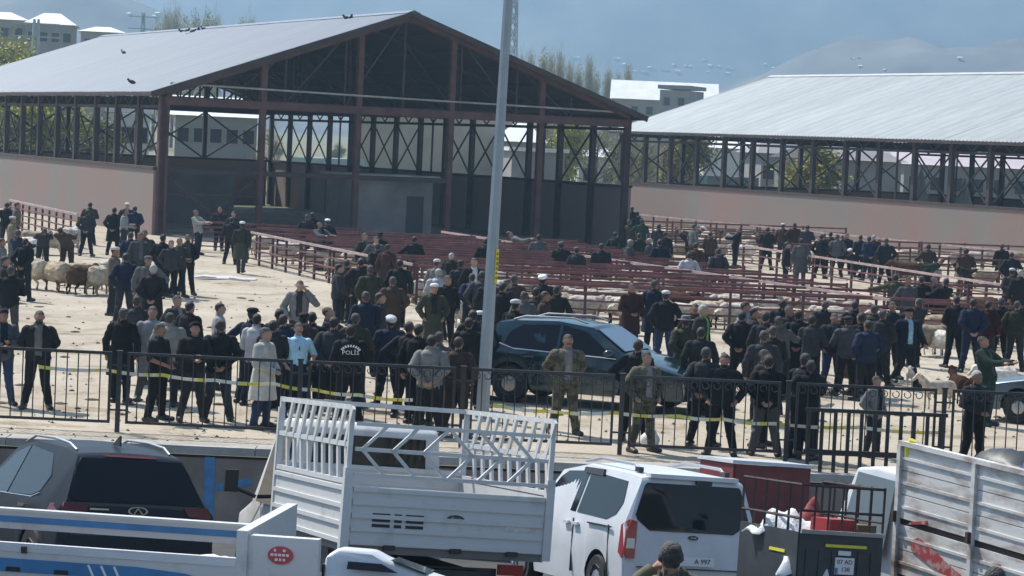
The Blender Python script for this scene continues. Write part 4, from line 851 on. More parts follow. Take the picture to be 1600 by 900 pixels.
    D['hair'] = shell(body, hair, .007, 'hair', .004)
    D['beard'] = shell(body, (lab <= 1) & (H[:, 2] < -.06) & (H[:, 1] < .0) & (H[:, 2] > -.12), .005, 'beard', .002)
    D['moustache'] = shell(body, (lab == 0) & (H[:, 2] < -.034) & (H[:, 2] > -.05) & (H[:, 1] < -.06) & (np.abs(H[:, 0]) < .028), .005, 'moustache', .002)
    D['brow'] = shell(body, (lab == 0) & (H[:, 2] < .036) & (H[:, 2] > .02) & (H[:, 1] < -.05) & (np.abs(H[:, 0]) < .055) & (np.abs(H[:, 0]) > .009), .004, 'brow', 0)
    cb = MB(); c = Vector(hc2); R = Rh
    cb.loft([[c + R @ Vector((rx * math.cos(t), .012 + ry * math.sin(t), z)) for t in [2 * math.pi * k / 16 for k in range(16)]] for z, rx, ry in ((.05, .086, .105), (.075, .093, .115), (.105, .085, .105), (.125, .05, .065), (.13, .015, .02))])
    D['skullcap'] = cb.mesh('cap', M['ink'], True, angle=60)
    cb.loft([[c + R @ Vector((.075 * math.cos(t), -.085 + yy * -.055 * abs(math.sin(t)) , .052 - .012 * yy + dz)) for t in [math.pi + math.pi * k / 8 for k in range(9)]] for yy, dz in ((0, .008), (1, .008), (1, 0), (0, 0))])
    D['cap'] = cb.mesh('cap', M['ink'], True, angle=60)
    hb_ = MB(); hb_.loft([[c + R @ Vector((rx * math.cos(t), .01 + ry * math.sin(t), z)) for t in [2 * math.pi * k / 16 for k in range(16)]] for z, rx, ry in ((.048, .15, .165), (.055, .15, .165), (.06, .088, .105), (.13, .08, .095), (.14, .05, .06))])
    D['hat'] = hb_.mesh('hat', M['ink'], True, angle=60)
    ey = MB()
    for sd in (-1, 1): ey.ell(c + R @ Vector((sd * .031, -.088, .005)), (.014, .01, .007), R, 8, 6)
    D['eyes'] = ey
    sk = MB()
    zz = hipz - lo
    sk.loft([[Vector((rx * math.cos(t) * (1 + .05 * math.sin(5 * t)), ry * math.sin(t) * (1 + .04 * math.sin(7 * t)), z)) for t in [2 * math.pi * k / 24 for k in range(24)]] for z, rx, ry in ((zz + .12, .19, .142), (zz - .05, .215, .168), (zz - .25, .23, .19), (zz - .42, .245, .215), (zz - .425, .235, .205))], cap=False)
    D['skirt'] = sk.mesh('coat_skirt', M['ink'], True, angle=60)
    D['hood'] = None
    for me in D.values():
        if isinstance(me, bpy.types.Mesh):
            me.materials.clear(); me.materials.append(M['ink'])
    POSES[key] = D
def poses():
    wk = (((.09, -.1, .5), (.09, -.26, .1)), ((.09, .02, .5), (.09, .3, .16)))
    wd_ = (((.12, -.01, .49), (.19, .03, .085)), ((.12, -.01, .49), (.19, .03, .085)))
    make_pose('stand'); make_pose('pocket', ((.31, .07, 1.14), (.21, -.09, .95)), legs=wd_)
    make_pose('behind', ((.27, .13, 1.16), (.07, .17, .95)), legs=wd_)
    make_pose('cross', ((.26, -.07, 1.14), (-.06, -.21, 1.2)), ((.27, -.07, 1.13), (-.06, -.24, 1.14)), legs=wd_)
    make_pose('phone', ((.25, -.06, 1.13), (.06, -.27, 1.17)), ((.25, -.05, 1.12), (.04, -.26, 1.1)), hpitch=.5, legs=wd_)
    make_pose('ear', ((.34, -.09, 1.24), (.13, -.06, 1.52)), ((.31, .07, 1.14), (.21, -.09, .95)))
    make_pose('walk', ((.26, -.08, 1.14), (.25, -.26, .95)), ((.25, .15, 1.15), (.25, .18, .9)), legs=wk)
    make_pose('bend', ((.24, -.12, 1.16), (.16, -.36, 1.02)), lean=.85, hpitch=-.2, legs=wd_)
    make_pose('rail', ((.25, -.18, 1.2), (.2, -.42, 1.16)), lean=.22, hpitch=.15)
    make_pose('point', ((.42, -.12, 1.3), (.66, -.22, 1.26)), ((.27, .03, 1.13), (.27, -.03, .88)))
    make_pose('hip', ((.40, .07, 1.16), (.2, -.01, 1.0)), ((.27, .03, 1.13), (.27, -.03, .88)), legs=wd_)
    make_pose('hold', ((.25, -.02, 1.12), (.05, -.22, 1.0)), legs=wd_)
    make_pose('camera', ((.3, -.2, 1.28), (.07, -.2, 1.5)), ((.3, -.2, 1.28), (.08, -.2, 1.48)), hpitch=.1)
    make_pose('crouch', ((.25, -.2, 1.2), (.12, -.42, 1.1)), lean=.5, drop=.48, legs=(((.2, -.32, .5), (.14, -.02, .085)), ((.2, -.32, .5), (.14, -.02, .085))), hpitch=-.1)
poses()
CL = {'black': (.013, .013, .014), 'coal': (.028, .029, .032), 'navy': (.013, .019, .04), 'blue': (.02, .03, .07), 'brown': (.045, .03, .022), 'rust': (.045, .024, .018), 'olive': (.04, .042, .026), 'green': (.016, .035, .026), 'grey': (.075, .077, .08), 'mid': (.14, .14, .14), 'light': (.36, .36, .37), 'white': (.7, .7, .72), 'sky': (.42, .68, .82), 'tan': (.17, .14, .1), 'camo': (.13, .115, .075), 'jean': (.035, .055, .12), 'khaki': (.14, .11, .075), 'red': (.06, .012, .013), 'wine': (.032, .014, .013), 'ecru': (.5, .48, .43), 'hiv': (.2, .55, .08), 'lgrey': (.22, .215, .2)}
def cloth(c):
    if c == 'camo': return mat('cloth camo', CL['camo'], .95, col2=(.05, .05, .03), scale=9, thr=(.46, .54))
    return mat('cloth ' + c, CL[c], .92, var=.2, scale=6, spec=.2, rnd=.35, bump=.4, bscale=9)
SKIN = [mat('skin %d' % i, c, .6, spec=.3) for i, c in enumerate(((.36, .2, .14), (.3, .16, .105), (.42, .25, .18)))]
HAIR = {'k': mat('hair black', (.012, .01, .009), .6, var=.4, scale=30, bump=.6, bscale=60), 'b': mat('hair brown', (.035, .02, .013), .6, var=.4, scale=30, bump=.6, bscale=60), 'g': mat('hair grey', (.055, .05, .047), .75, var=.6, scale=18, bump=.6, bscale=60, rnd=.5), 'w': mat('hair white', (.33, .33, .32), .7)}
SHOE = mat('dark shoe leather', (.02, .017, .015), .5)
prng = random.Random(5); NPERS = 0
def slot(o, m):
    if o.data.materials: o.material_slots[0].link = 'OBJECT'; o.material_slots[0].material = m
    return o
def person(hx, hy, pose, yaw, top, leg, head, label, coat=False, shirt=None, zf=yard_z, sc=None, style='jacket', feet=None, near=False, group='people at the livestock market', extra=None):
    """head top seen at (hx, hy); head: hair letter, or cap:colour / skull:colour / hat:colour / bald"""
    global NPERS; NPERS += 1
    if pose == 'stand' and not coat: pose = prng.choices(('stand', 'pocket', 'hold', 'behind', 'cross', 'hip', 'phone'), (4, 3, 2, 2, 1.5, 1.5, .6))[0]
    yaw += prng.uniform(-14, 14)
    if style == 'jacket' and not shirt and abs((yaw + 180) % 360 - 180) < 75 and prng.random() < .5: shirt = prng.choice(('light', 'lgrey', 'navy', 'white', 'mid', 'grey'))
    D = POSES[pose]; s = sc or prng.uniform(.965, 1.035); t = Vector(D['top']) * s; Rz = Matrix.Rotation(rad(yaw), 3, 'Z'); off = Rz @ Vector((t.x, t.y, 0))
    g = on_ground(hx, hy, t.z, zf); loc = Vector((g.x - off.x, g.y - off.y, 0)); 
    if zf is yard_z and loc.y < 43.62:      # stays behind the iron fence
        q = at_depth(hx, hy, 43.62 + off.y); s = q.z / D['top'][2]; loc = Vector((q.x - off.x, 43.62, 0))
    loc.z = zf(loc.y) if zf is yard_z else zf(loc.y, loc.x)
    b = slot(link('person', D['body'], None, loc), prng.choice(SKIN)); b.rotation_euler = (0, 0, rad(yaw)); fat = prng.uniform(1.08, 1.18); b.scale = (s * fat, s * fat, s); tag(b, label, 'person', group)
    ch = lambda n, k, m: slot(link(n, D[k], b), m)
    ch('trousers', 'trousers', cloth(leg))
    for k in ('shoe_a', 'shoe_b'): ch('shoe', k, SHOE)
    if style == 'tee': ch('shirt', 'thin_top', cloth(top))
    elif style == 'shirt': ch('shirt', 'long_top', cloth(top))
    elif shirt: ch('jacket', 'open_jacket', cloth(top)); ch('shirt', 'shirt_front', cloth(shirt))
    else: ch('jacket', 'jacket', cloth(top))
    if coat: ch('coat_skirt', 'skirt', cloth(top))
    if ':' in head:
        k, c = head.split(':'); ch('cap' if k != 'hat' else 'hat', {'cap': 'cap', 'skull': 'skullcap', 'hat': 'hat'}[k], cloth(c)); ch('hair', 'hair', HAIR[prng.choice('kkbg')])
    elif head != 'bald': ch('hair', 'hair', HAIR[head[0]])
    if hy > 440 and abs((yaw + 180) % 360 - 180) < 100:
        hm_ = HAIR[head[0] if head[0] in 'kbgw' and ':' not in head else 'k']
        if prng.random() < .3 and sc is None: ch('moustache', 'moustache', hm_)
    if 'm' in head[1:2]: ch('beard', 'beard', HAIR[head[0]])
    return b
# ------------------------------------------------------------------ four legged animals
def quadruped(name, L, h, bw, bh, legr, neck, head, voxel, wool=0.0, tail=.25, up=.5, ratio=.3, ears=.08):
    """stands along +x, height h at the withers"""
    mb = MB(); pr = []; zc = h - bh
    def cap(a, b, ra, rb, L_):
        a, b = Vector(a), Vector(b); mb.tube([a, b], [ra, rb], 10); mb.ell(a, (ra,) * 3, nu=10, nv=7); mb.ell(b, (rb,) * 3, nu=10, nv=7); pr.append((tuple(a), tuple(b), ra, rb, L_))
    rings = []
    for t, k, dz in ((-.5, .45, .06), (-.42, .82, .05), (-.25, .97, .02), (0, 1.0, -.02), (.25, .98, -.01), (.42, .85, .0), (.5, .5, .03)):
        rings.append([Vector((t * L, bw * k * math.cos(a), zc + dz * bh + bh * k * math.sin(a))) for a in [2 * math.pi * q / 16 for q in range(16)]])
    mb.loft(rings); pr.append(((-.38 * L, 0, zc), (.38 * L, 0, zc), min(bw, bh), min(bw, bh), 0))
    hk = zc * .38
    for sd in (-1, 1):
        y = sd * bw * .55
        cap((.36 * L, y, zc - bh * .3), (.37 * L, y, hk * 1.15), legr * 1.7, legr, 2); cap((.37 * L, y, hk * 1.15), (.36 * L, y, .06), legr * .95, legr * .75, 2); mb.ell((.37 * L, y, .045), (legr * 1.3, legr * 1.1, .045), nu=10, nv=6)
        cap((-.36 * L, y, zc - bh * .2), (-.30 * L, y, zc - bh * .95), legr * 2.4, legr * 1.3, 2); cap((-.30 * L, y, zc - bh * .95), (-.44 * L, y, hk), legr * 1.25, legr * .9, 2); cap((-.44 * L, y, hk), (-.41 * L, y, .06), legr * .9, legr * .75, 2); mb.ell((-.40 * L, y, .045), (legr * 1.3, legr * 1.1, .045), nu=10, nv=6)
    n0 = Vector((.42 * L, 0, zc + bh * .35)); n1 = n0 + Vector((neck * math.cos(up), 0, neck * math.sin(up))); cap(n0, n1, bh * .62, bh * .38, 0 if wool else 1)
    hd = n1 + Vector((head * .85, 0, -head * .62)); cap(n1 + Vector((.0, 0, .02)), hd, head * .34, head * .2, 1)
    for sd in (-1, 1): mb.ell(n1 + Vector((-.01, sd * head * .42, head * .1)), (head * .1, ears, head * .16), nu=8, nv=6); 
    pr.append((tuple(n1 + Vector((0, -head * .5, head * .1))), tuple(n1 + Vector((0, head * .5, head * .1))), .02, .02, 1))
    cap((-.5 * L, 0, zc + bh * .4), (-.55 * L, 0, zc + bh * .4 - tail), bh * .12, bh * .1, 0 if wool else 3)
    me = remesh(mb, voxel, 3, ratio, name); P = np.array([p.center for p in me.polygons]); lab = seg_label(P, pr)
    me.materials.append(M['ink']); me.materials.append(M['ink']); me.polygons.foreach_set('material_index', (lab > 0).astype(int).tolist())
    if wool:
        n = len(me.vertices); co = np.empty(n * 3); no = np.empty(n * 3); me.vertices.foreach_get('co', co); me.vertices.foreach_get('normal', no); co = co.reshape(-1, 3); no = no.reshape(-1, 3)
        vl = seg_label(co, pr); d = wool * (np.sin(co[:, 0] * 47) * np.sin(co[:, 1] * 43 + 1) + np.sin(co[:, 2] * 51 + co[:, 0] * 23)) * (vl == 0); me.vertices.foreach_set('co', (co + no * d[:, None]).ravel())
    me.update(); return me
A_ME = {'sheep': quadruped('sheep', .88, .76, .25, .26, .032, .2, .2, .022, .012, .2, .55, .35, .09), 'sheep_low': quadruped('sheep', .9, .74, .255, .265, .032, .22, .2, .022, .012, .2, -.5, .35, .09),
        'goat': quadruped('goat', .85, .72, .17, .18, .028, .3, .19, .02, 0, .12, .8, .35, .1), 'lamb': quadruped('lamb', .42, .42, .09, .1, .022, .16, .13, .014, .004, .1, .7, .4, .06),
        'horse': quadruped('horse', 1.45, 1.42, .29, .35, .055, .65, .42, .035, 0, .7, .75, .3, .06), 'cow': quadruped('cow', 1.4, 1.2, .27, .3, .05, .4, .36, .035, 0, .6, .3, .3, .14)}
FUR = {'cream': (.5, .42, .32), 'white': (.6, .54, .46), 'dirty': (.34, .27, .19), 'brown': (.09, .05, .03), 'dark': (.02, .015, .013), 'bay': (.05, .022, .014), 'grey': (.13, .125, .12), 'fawn': (.24, .15, .09), 'black': (.014, .013, .013)}
def fur(c): return mat('fur ' + c, FUR[c], .95, var=.3, scale=7, bump=.5, bscale=45, spec=.1, rnd=.25)
def animal(kind, px, py, yaw, c, label, face=None, group=None, s=1.0, zf=yard_z, dy=0):
    g = on_ground(px, py, 0, zf); o = link(A_ME[kind].name.split('.')[0], A_ME[kind], None, g + Vector((0, dy, 0))); o.rotation_euler = (0, 0, rad(yaw)); o.scale = (s, s, s)
    for i, m in enumerate((fur(c), fur(face or c))): o.material_slots[i].link = 'OBJECT'; o.material_slots[i].material = m
    return tag(o, label, kind.split('_')[0], group)
# ------------------------------------------------------------------ people: (head x, head y, pose, yaw (0 faces the camera), top, trousers, head, label, options)
S_, B_, K_, C_ = 'stand', 'behind', 'pocket', 'cross'
PEOPLE = [
 # far left by the horses and the pink wall
 (11, 316, K_, 200, 'black', 'coal', 'k', 'person in black behind the railing at the far left wall'), (27, 316, K_, 90, 'tan', 'coal', 'k', 'person in tan jacket leaning by the left wall railing'),
 (20, 338, S_, 120, 'tan', 'grey', 'skull:white', 'person in white cap and tan jacket behind the flock'), (28, 359, 'rail', 150, 'navy', 'black', 'g', 'person in navy jacket holding a sheep'),
 (3, 372, S_, 90, 'mid', 'coal', 'k', 'person in grey at the left edge beside the flock'), (17, 415, S_, 190, 'black', 'grey', 'g', 'person in black jacket standing left of the sheep group'),
 (141, 316, C_, 180, 'brown', 'black', 'k', 'person in brown facing the pink wall'), (137, 327, B_, 185, 'coal', 'black', 'k', 'person in dark coat standing alone before the pink wall'),
 (179, 324, B_, 170, 'black', 'black', 'k', 'person in long black coat, first of the group by the pink wall', dict(coat=True)), (193, 326, S_, 100, 'light', 'coal', 'g', 'person in light grey shirt among the group by the pink wall', dict(style='shirt')),
 (199, 317, S_, 10, 'coal', 'black', 'skull:white', 'person in white cap and dark jacket by the pink wall'), (211, 322, B_, 200, 'navy', 'black', 'k', 'person in navy jacket nearest the shed corner'),
 (205, 362, B_, 175, 'navy', 'black', 'g', 'person in long navy coat with grey hair seen from behind', dict(coat=True)), (226, 359, K_, 10, 'olive', 'coal', 'g', 'person in olive jacket facing the camera behind the navy coat'),
 (219, 363, S_, 20, 'grey', 'coal', 'k', 'person half hidden behind the long navy coat'), (255, 366, K_, 170, 'black', 'black', 'k', 'person in black suit jacket with white shirt collar'),
 (180, 386, 'hold', 90, 'khaki', 'coal', 'skull:ecru', 'person in khaki with pale cap beside the sheep'), (232, 400, S_, 20, 'grey', 'coal', 'cap:grey', 'person in grey flat cap behind the balding man in black'),
 (240, 413, B_, 180, 'black', 'black', 'w', 'person with white hair and wide black coat seen from behind', dict(coat=True)), (294, 366, 'hold', 15, 'black', 'black', 'km', 'person in black suit with grey scarf facing the camera', dict(shirt='grey')),
 (281, 372, C_, 30, 'olive', 'black', 'k', 'person in dark olive jacket with folded arms'), (305, 328, 'rail', 60, 'lgrey', 'navy', 'k', 'person in grey jacket leaning on the pen rail by the shed'),
 (344, 323, S_, 0, 'coal', 'black', 'g', 'person standing in shade under the gable'), (365, 330, S_, 20, 'coal', 'black', 'k', 'person in dark clothes deep in the shed shade'),
 (362, 339, S_, 160, 'black', 'black', 'k', 'person in black beside the long olive coat'), (379, 346, 'walk', 190, 'olive', 'grey', 'skull:white', 'person in long olive coat and white cap walking to the pens', dict(coat=True)),
 (480, 335, S_, 180, 'coal', 'black', 'g', 'person in charcoal in the pens under the gable'), (488, 332, S_, 160, 'black', 'black', 'k', 'person in black next to the charcoal jacket under the gable'),
 (499, 347, 'rail', 40, 'grey', 'coal', 'g', 'person in mottled grey jacket bending over the pen rail'), (512, 342, S_, 200, 'black', 'coal', 'skull:white', 'person in black with white cap in the pens under the gable'),
 # group in front of the pens, centre left
 (570, 364, S_, 60, 'olive', 'coal', 'k', 'person in olive inside the pen behind the group'), (594, 363, S_, 180, 'black', 'black', 'cap:black', 'person in black cap behind the centre group'), (588, 369, S_, 20, 'grey', 'coal', 'g', 'person in grey facing the camera in the centre group'),
 (590, 380, B_, 190, 'coal', 'coal', 'g', 'person with grey hair in charcoal jacket seen from behind'), (606, 381, S_, 170, 'rust', 'brown', 'g', 'person in long rust brown coat with grey hair', dict(coat=True)),
 (648, 369, 'hip', 180, 'black', 'black', 'k', 'person in wide black jacket standing inside the pens'), (542, 405, 'walk', 165, 'brown', 'black', 'b', 'person in dark brown jacket striding toward the pens'),
 (564, 403, S_, 200, 'black', 'black', 'k', 'person in black beside the striding brown jacket'), (579, 414, K_, 200, 'olive', 'black', 'g', 'person in olive jacket with cap turned away', {}),
 (572, 455, S_, 200, 'navy', 'black', 'g', 'person in navy with short grey hair above the police'), (594, 457, S_, 90, 'coal', 'black', 'b', 'person in charcoal seen in profile beside the navy jacket'),
 (614, 432, K_, 190, 'brown', 'brown', 'g', 'person in heavy brown padded jacket'), (679, 443, K_, 0, 'olive', 'coal', 'skull:white', 'person in long olive coat and white cap facing the camera', dict(coat=True, shirt='coal')),
 (683, 405, S_, 150, 'mid', 'coal', 'skull:white', 'person in white cap and grey by the slatted gate'), (686, 420, S_, 200, 'light', 'coal', 'w', 'person with white hair and pale jacket by the gate'),
 (706, 395, S_, 160, 'black', 'black', 'w', 'person in black suit with white collar behind the gate'), (720, 407, S_, 170, 'coal', 'black', 'cap:grey', 'person in grey cap and charcoal coat beside the black suit', dict(coat=True)),
 (741, 403, S_, 20, 'black', 'black', 'k', 'person with black hair left of the lamp pole top group'), (738, 427, B_, 190, 'blue', 'coal', 'g', 'person in dark blue jacket left of the lamp pole'),
 (754, 423, S_, 180, 'grey', 'coal', 'g', 'person in grey close behind the lamp pole'), (739, 484, S_, 200, 'black', 'black', 'k', 'person in black in front of the white sheep by the pole'), (751, 486, S_, 160, 'coal', 'black', 'cap:white', 'person in white cap touching the lamp pole line'),
 (786, 441, S_, 150, 'black', 'coal', 'k', 'person in black just right of the lamp pole'), (804, 429, S_, 160, 'brown', 'brown', 'g', 'person in brown hooded jacket right of the pole'), (793, 436, S_, 120, 'navy', 'khaki', 'g', 'person in navy with khaki trousers right of the pole'),
 (848, 430, 'rail', 160, 'coal', 'coal', 'cap:white', 'person in pale cap leaning on the pen rail behind the dark car'), (806, 468, S_, 150, 'black', 'black', 'skull:white', 'person in black and white cap behind the dark car'), (819, 455, S_, 180, 'grey', 'coal', 'g', 'person in grey with his back turned behind the dark car'),
 (838, 449, B_, 180, 'olive', 'coal', 'k', 'person in olive jacket seen from behind above the car roof'), (852, 455, S_, 90, 'brown', 'coal', 'b', 'person in brown beside the olive jacket above the car'),
 # in the pens, middle
 (796, 362, 'bend', 70, 'lgrey', 'coal', 'k', 'person in grey bending over the pens by the shed front'), (842, 366, S_, 180, 'grey', 'black', 'g', 'person in dark grey jacket and grey cap inside the pens'), (877, 378, 'rail', 170, 'black', 'black', 'cap:grey', 'person in black with cap leaning inside the pens'),
 (902, 386, S_, 170, 'coal', 'black', 'cap:mid', 'person in charcoal and cap, last of three inside the pens'), (962, 362, S_, 160, 'green', 'black', 'k', 'person in dark green at the foot of the shed corner column'),
 (985, 374, S_, 90, 'grey', 'coal', 'w', 'person with white hair, first of the trio by the shed corner'), (1015, 372, S_, 260, 'coal', 'black', 'w', 'person with white hair in charcoal, middle of the trio'), (1031, 374, S_, 200, 'navy', 'black', 'k', 'person in navy, last of the trio by the shed corner'), (999, 364, S_, 180, 'green', 'black', 'k', 'person in dark green behind the trio'),
 (988, 323, S_, 170, 'black', 'black', 'k', 'person in black, tallest by the far end of the pink wall'), (996, 331, S_, 190, 'coal', 'black', 'k', 'person in charcoal beside the tallest at the far wall'), (983, 343, 'rail', 120, 'olive', 'coal', 'g', 'person in olive leaning below the far wall group'), (1003, 342, S_, 150, 'green', 'black', 'k', 'person in green below the far wall group'),
 (1030, 350, S_, 170, 'coal', 'black', 'k', 'person in charcoal alone near the far pens'), (1060, 358, 'bend', 90, 'wine', 'black', 'g', 'person in wine red bending in the far pens'), (1085, 350, S_, 120, 'mid', 'coal', 'g', 'person in grey in the far pens near the wall'), (1098, 355, 'bend', 270, 'green', 'black', 'cap:white', 'person in green with pale cap bending in the far pens'),
 (1129, 359, 'bend', 80, 'light', 'coal', 'k', 'person in light grey jacket bending among the far sheep'), (1157, 355, 'rail', 260, 'black', 'black', 'g', 'person in black leaning over the far rail'), (1181, 362, 'crouch', 90, 'brown', 'black', 'k', 'person in brown crouching by white sheep in the far pens'),
 (1088, 379, S_, 170, 'rust', 'black', 'b', 'person in rust jacket beside the white smock'), (1077, 394, K_, 180, 'white', 'coal', 'k', 'person in white smock inside the pens'), (1123, 388, B_, 180, 'coal', 'black', 'g', 'person in charcoal seen from behind right of the white smock'),
 (1224, 349, S_, 150, 'brown', 'coal', 'skull:white', 'person in white cap and brown by the pink wall rail'), (1242, 348, S_, 190, 'wine', 'coal', 'k', 'person in wine jacket by the pink wall rail'), (1253, 372, S_, 180, 'grey', 'grey', 'k', 'person in long grey coat in the right lane', dict(coat=True)), (1230, 378, S_, 90, 'black', 'black', 'k', 'person in black left of the long grey coat'),
 (1298, 362, S_, 200, 'brown', 'black', 'k', 'person in brown, first of the lane group'), (1309, 366, K_, 180, 'grey', 'black', 'g', 'person in grey jacket with light hood in the lane group'), (1324, 364, S_, 20, 'coal', 'black', 'b', 'person in charcoal facing the camera in the lane group'), (1329, 389, 'crouch', 120, 'black', 'black', 'skull:white', 'person in white cap crouching before the lane group'),
 (1345, 367, B_, 180, 'navy', 'navy', 'k', 'person in navy suit, left of the navy pair'), (1358, 369, B_, 190, 'navy', 'coal', 'k', 'person in navy jacket, middle of the lane group'), (1366, 367, S_, 170, 'brown', 'brown', 'w', 'person in brown coat with white hair at the end of the lane group', dict(coat=True)),
 (1451, 381, S_, 180, 'brown', 'coal', 'k', 'person in brown by the brown cow'), (1510, 388, S_, 170, 'rust', 'brown', 'k', 'person in rust before the pink wall'), (1472, 404, 'bend', 240, 'green', 'black', 'g', 'person in dark green bending over white sheep'), (1492, 410, 'bend', 120, 'coal', 'black', 'k', 'person in charcoal bending over white sheep'),
 (1566, 381, S_, 200, 'black', 'black', 'g', 'person in black coat with pale scarf at the right pens', dict(coat=True, shirt='mid')), (1581, 394, S_, 180, 'black', 'black', 'k', 'person in black beside the pale scarf'), (1582, 419, B_, 180, 'coal', 'black', 'skull:white', 'person in white cap and charcoal at the right edge pens'), (1595, 421, S_, 170, 'black', 'black', 'w', 'person in black with white hair at the right edge'),
 (1400, 428, 'point', 175, 'olive', 'black', 'k', 'person in dark suit stretching an arm over the rail'), (1420, 433, S_, 30, 'grey', 'coal', 'g', 'person in grey facing the camera behind the pen rail'), (1441, 431, S_, 170, 'black', 'black', 'g', 'person in black, third at the right pen rail'), (1459, 432, 'rail', 30, 'coal', 'black', 'k', 'person in charcoal leaning forward at the right pen rail'), (1479, 435, 'rail', 200, 'black', 'black', 'g', 'person in black, last at the right pen rail'),
 # open ground, right middle
 (988, 442, 'hold', 20, 'wine', 'jean', 'b', 'person in wine red jacket and jeans by the pens', dict(coat=True)), (1023, 437, S_, 165, 'navy', 'black', 'g', 'person in long navy coat with grey hair by the pens', dict(coat=True)), (1041, 454, K_, 190, 'black', 'jean', 'skull:white', 'person in black jacket, jeans and white cap by the pens'),
 (1072, 494, S_, 200, 'olive', 'coal', 'hat:mid', 'person in brimmed grey hat and olive jacket behind the car'), (1099, 476, S_, 75, 'coal', 'black', 'w', 'person in green high visibility vest with white hair', dict(shirt='hiv')), (1086, 474, S_, 10, 'wine', 'black', 'b', 'person in dark wine red left of the green vest'), (1096, 511, S_, 180, 'coal', 'black', 'k', 'person in charcoal in front of the green vest'),
 (1165, 471, 'walk', 80, 'light', 'coal', 'k', 'person in light grey jacket walking to the right'), (1178, 481, S_, 90, 'coal', 'black', 'k', 'person in charcoal behind the light grey jacket'), (1197, 487, S_, 160, 'coal', 'coal', 'k', 'person in charcoal with black hair, back row of the dark group'), (1217, 494, 'rail', 150, 'grey', 'black', 'g', 'person in grey in the dark group'), (1208, 509, S_, 190, 'black', 'black', 'g', 'person in black with grey hair in the dark group'), (1194, 516, S_, 175, 'coal', 'black', 'g', 'person in charcoal with bald crown in the dark group'),
 (1248, 484, B_, 180, 'black', 'black', 'k', 'person in long black coat with a pale hood edge', dict(coat=True)), (1304, 489, K_, 10, 'coal', 'jean', 'g', 'person in dark coat and blue jeans facing the camera', dict(shirt='grey', coat=False)), (1346, 488, S_, 200, 'black', 'black', 'k', 'person in black beside the ram'), (1367, 476, S_, 170, 'olive', 'black', 'g', 'person in olive jacket behind the ram'),
 (1395, 471, S_, 20, 'coal', 'coal', 'g', 'person in charcoal suit walking beside the blue shirt', dict(shirt='navy')), (1420, 481, 'walk', 15, 'navy', 'black', 'cap:black', 'person in navy suit and pale blue shirt walking forward', dict(shirt='sky')),
 (1521, 466, B_, 180, 'navy', 'navy', 'k', 'person in navy at the pen rail in front of the sheep'), (1565, 465, 'hip', 180, 'black', 'black', 'g', 'person in black leaning into the pens beside the red bag'), (1545, 470, S_, 150, 'red', 'coal', 'k', 'person in red between the navy and the black jackets'),
 (1534, 525, 'rail', 60, 'green', 'green', 'k', 'person in dark green bending toward the white sheep'), (1527, 578, 'hold', 20, 'coal', 'black', 'w', 'person in dark printed sweater behind the fence with white hair', dict(style='shirt')),
 # along the fence
 (5, 485, 'phone', 30, 'grey', 'jean', 'cap:coal', 'person in grey blue jacket and jeans at the left end of the fence'), (62, 485, B_, 20, 'black', 'black', 'bm', 'person in black jacket over grey shirt standing apart at the fence', dict(shirt='lgrey')),
 (193, 481, S_, 165, 'black', 'black', 'g', 'person in long black coat left of the white shirt', dict(coat=True)), (214, 462, S_, 170, 'coal', 'black', 'g', 'person in charcoal behind the long black coat'), (239, 478, 'hip', 20, 'light', 'mid', 'g', 'person in white long shirt with grey hair', dict(style='shirt', coat=True)), (250, 505, 'hold', 60, 'black', 'black', 'g', 'person in black short sleeved shirt looking aside', dict(style='tee')),
 (266, 488, S_, 170, 'lgrey', 'coal', 'g', 'person in plain taupe jacket seen from behind'), (277, 461, S_, 60, 'coal', 'black', 'k', 'person in charcoal with black hair behind the taupe jacket'), (297, 471, S_, 150, 'black', 'black', 'k', 'person in black with long dark hair'), (304, 505, 'phone', 10, 'black', 'coal', 'cap:black', 'person in black cap looking down at a phone'), (344, 473, S_, 100, 'light', 'coal', 'b', 'person in pale grey sweater looking right', dict(style='shirt')),
 (345, 499, B_, 180, 'black', 'coal', 'g', 'person in black jacket seen from behind with grey hair'), (395, 481, S_, 150, 'navy', 'coal', 'cap:navy', 'person in navy jacket and peaked cap'), (402, 490, S_, 160, 'light', 'navy', 'k', 'person in pale jacket with dark hair behind the white coat'), (415, 511, 'hold', 60, 'ecru', 'jean', 'g', 'person in long white hooded coat and jeans at the fence', dict(coat=True)), (437, 482, S_, 180, 'green', 'black', 'k', 'person in dark green with black hair behind the white coat'), (443, 491, S_, 170, 'navy', 'black', 'b', 'person in navy between the green and the light blue shirt'), (427, 500, S_, 190, 'coal', 'black', 'k', 'person in charcoal close behind the white coat'),
 (469, 438, 'ear', 10, 'mid', 'coal', 'b', 'person in grey jacket holding a phone to the ear', dict(shirt='coal')), (467, 504, 'pocket', 5, 'sky', 'navy', 'g', 'person in light blue polo shirt with sunglasses hung at the neck', dict(style='tee', extra='glasses')), (488, 487, S_, 180, 'navy', 'navy', 'k', 'person in navy directly right of the light blue shirt'), (511, 480, 'rail', 70, 'coal', 'black', 'b', 'person in charcoal bending among the police'), (475, 489, S_, 200, 'brown', 'black', 'cap:brown', 'person in brown cap behind the light blue shirt'),
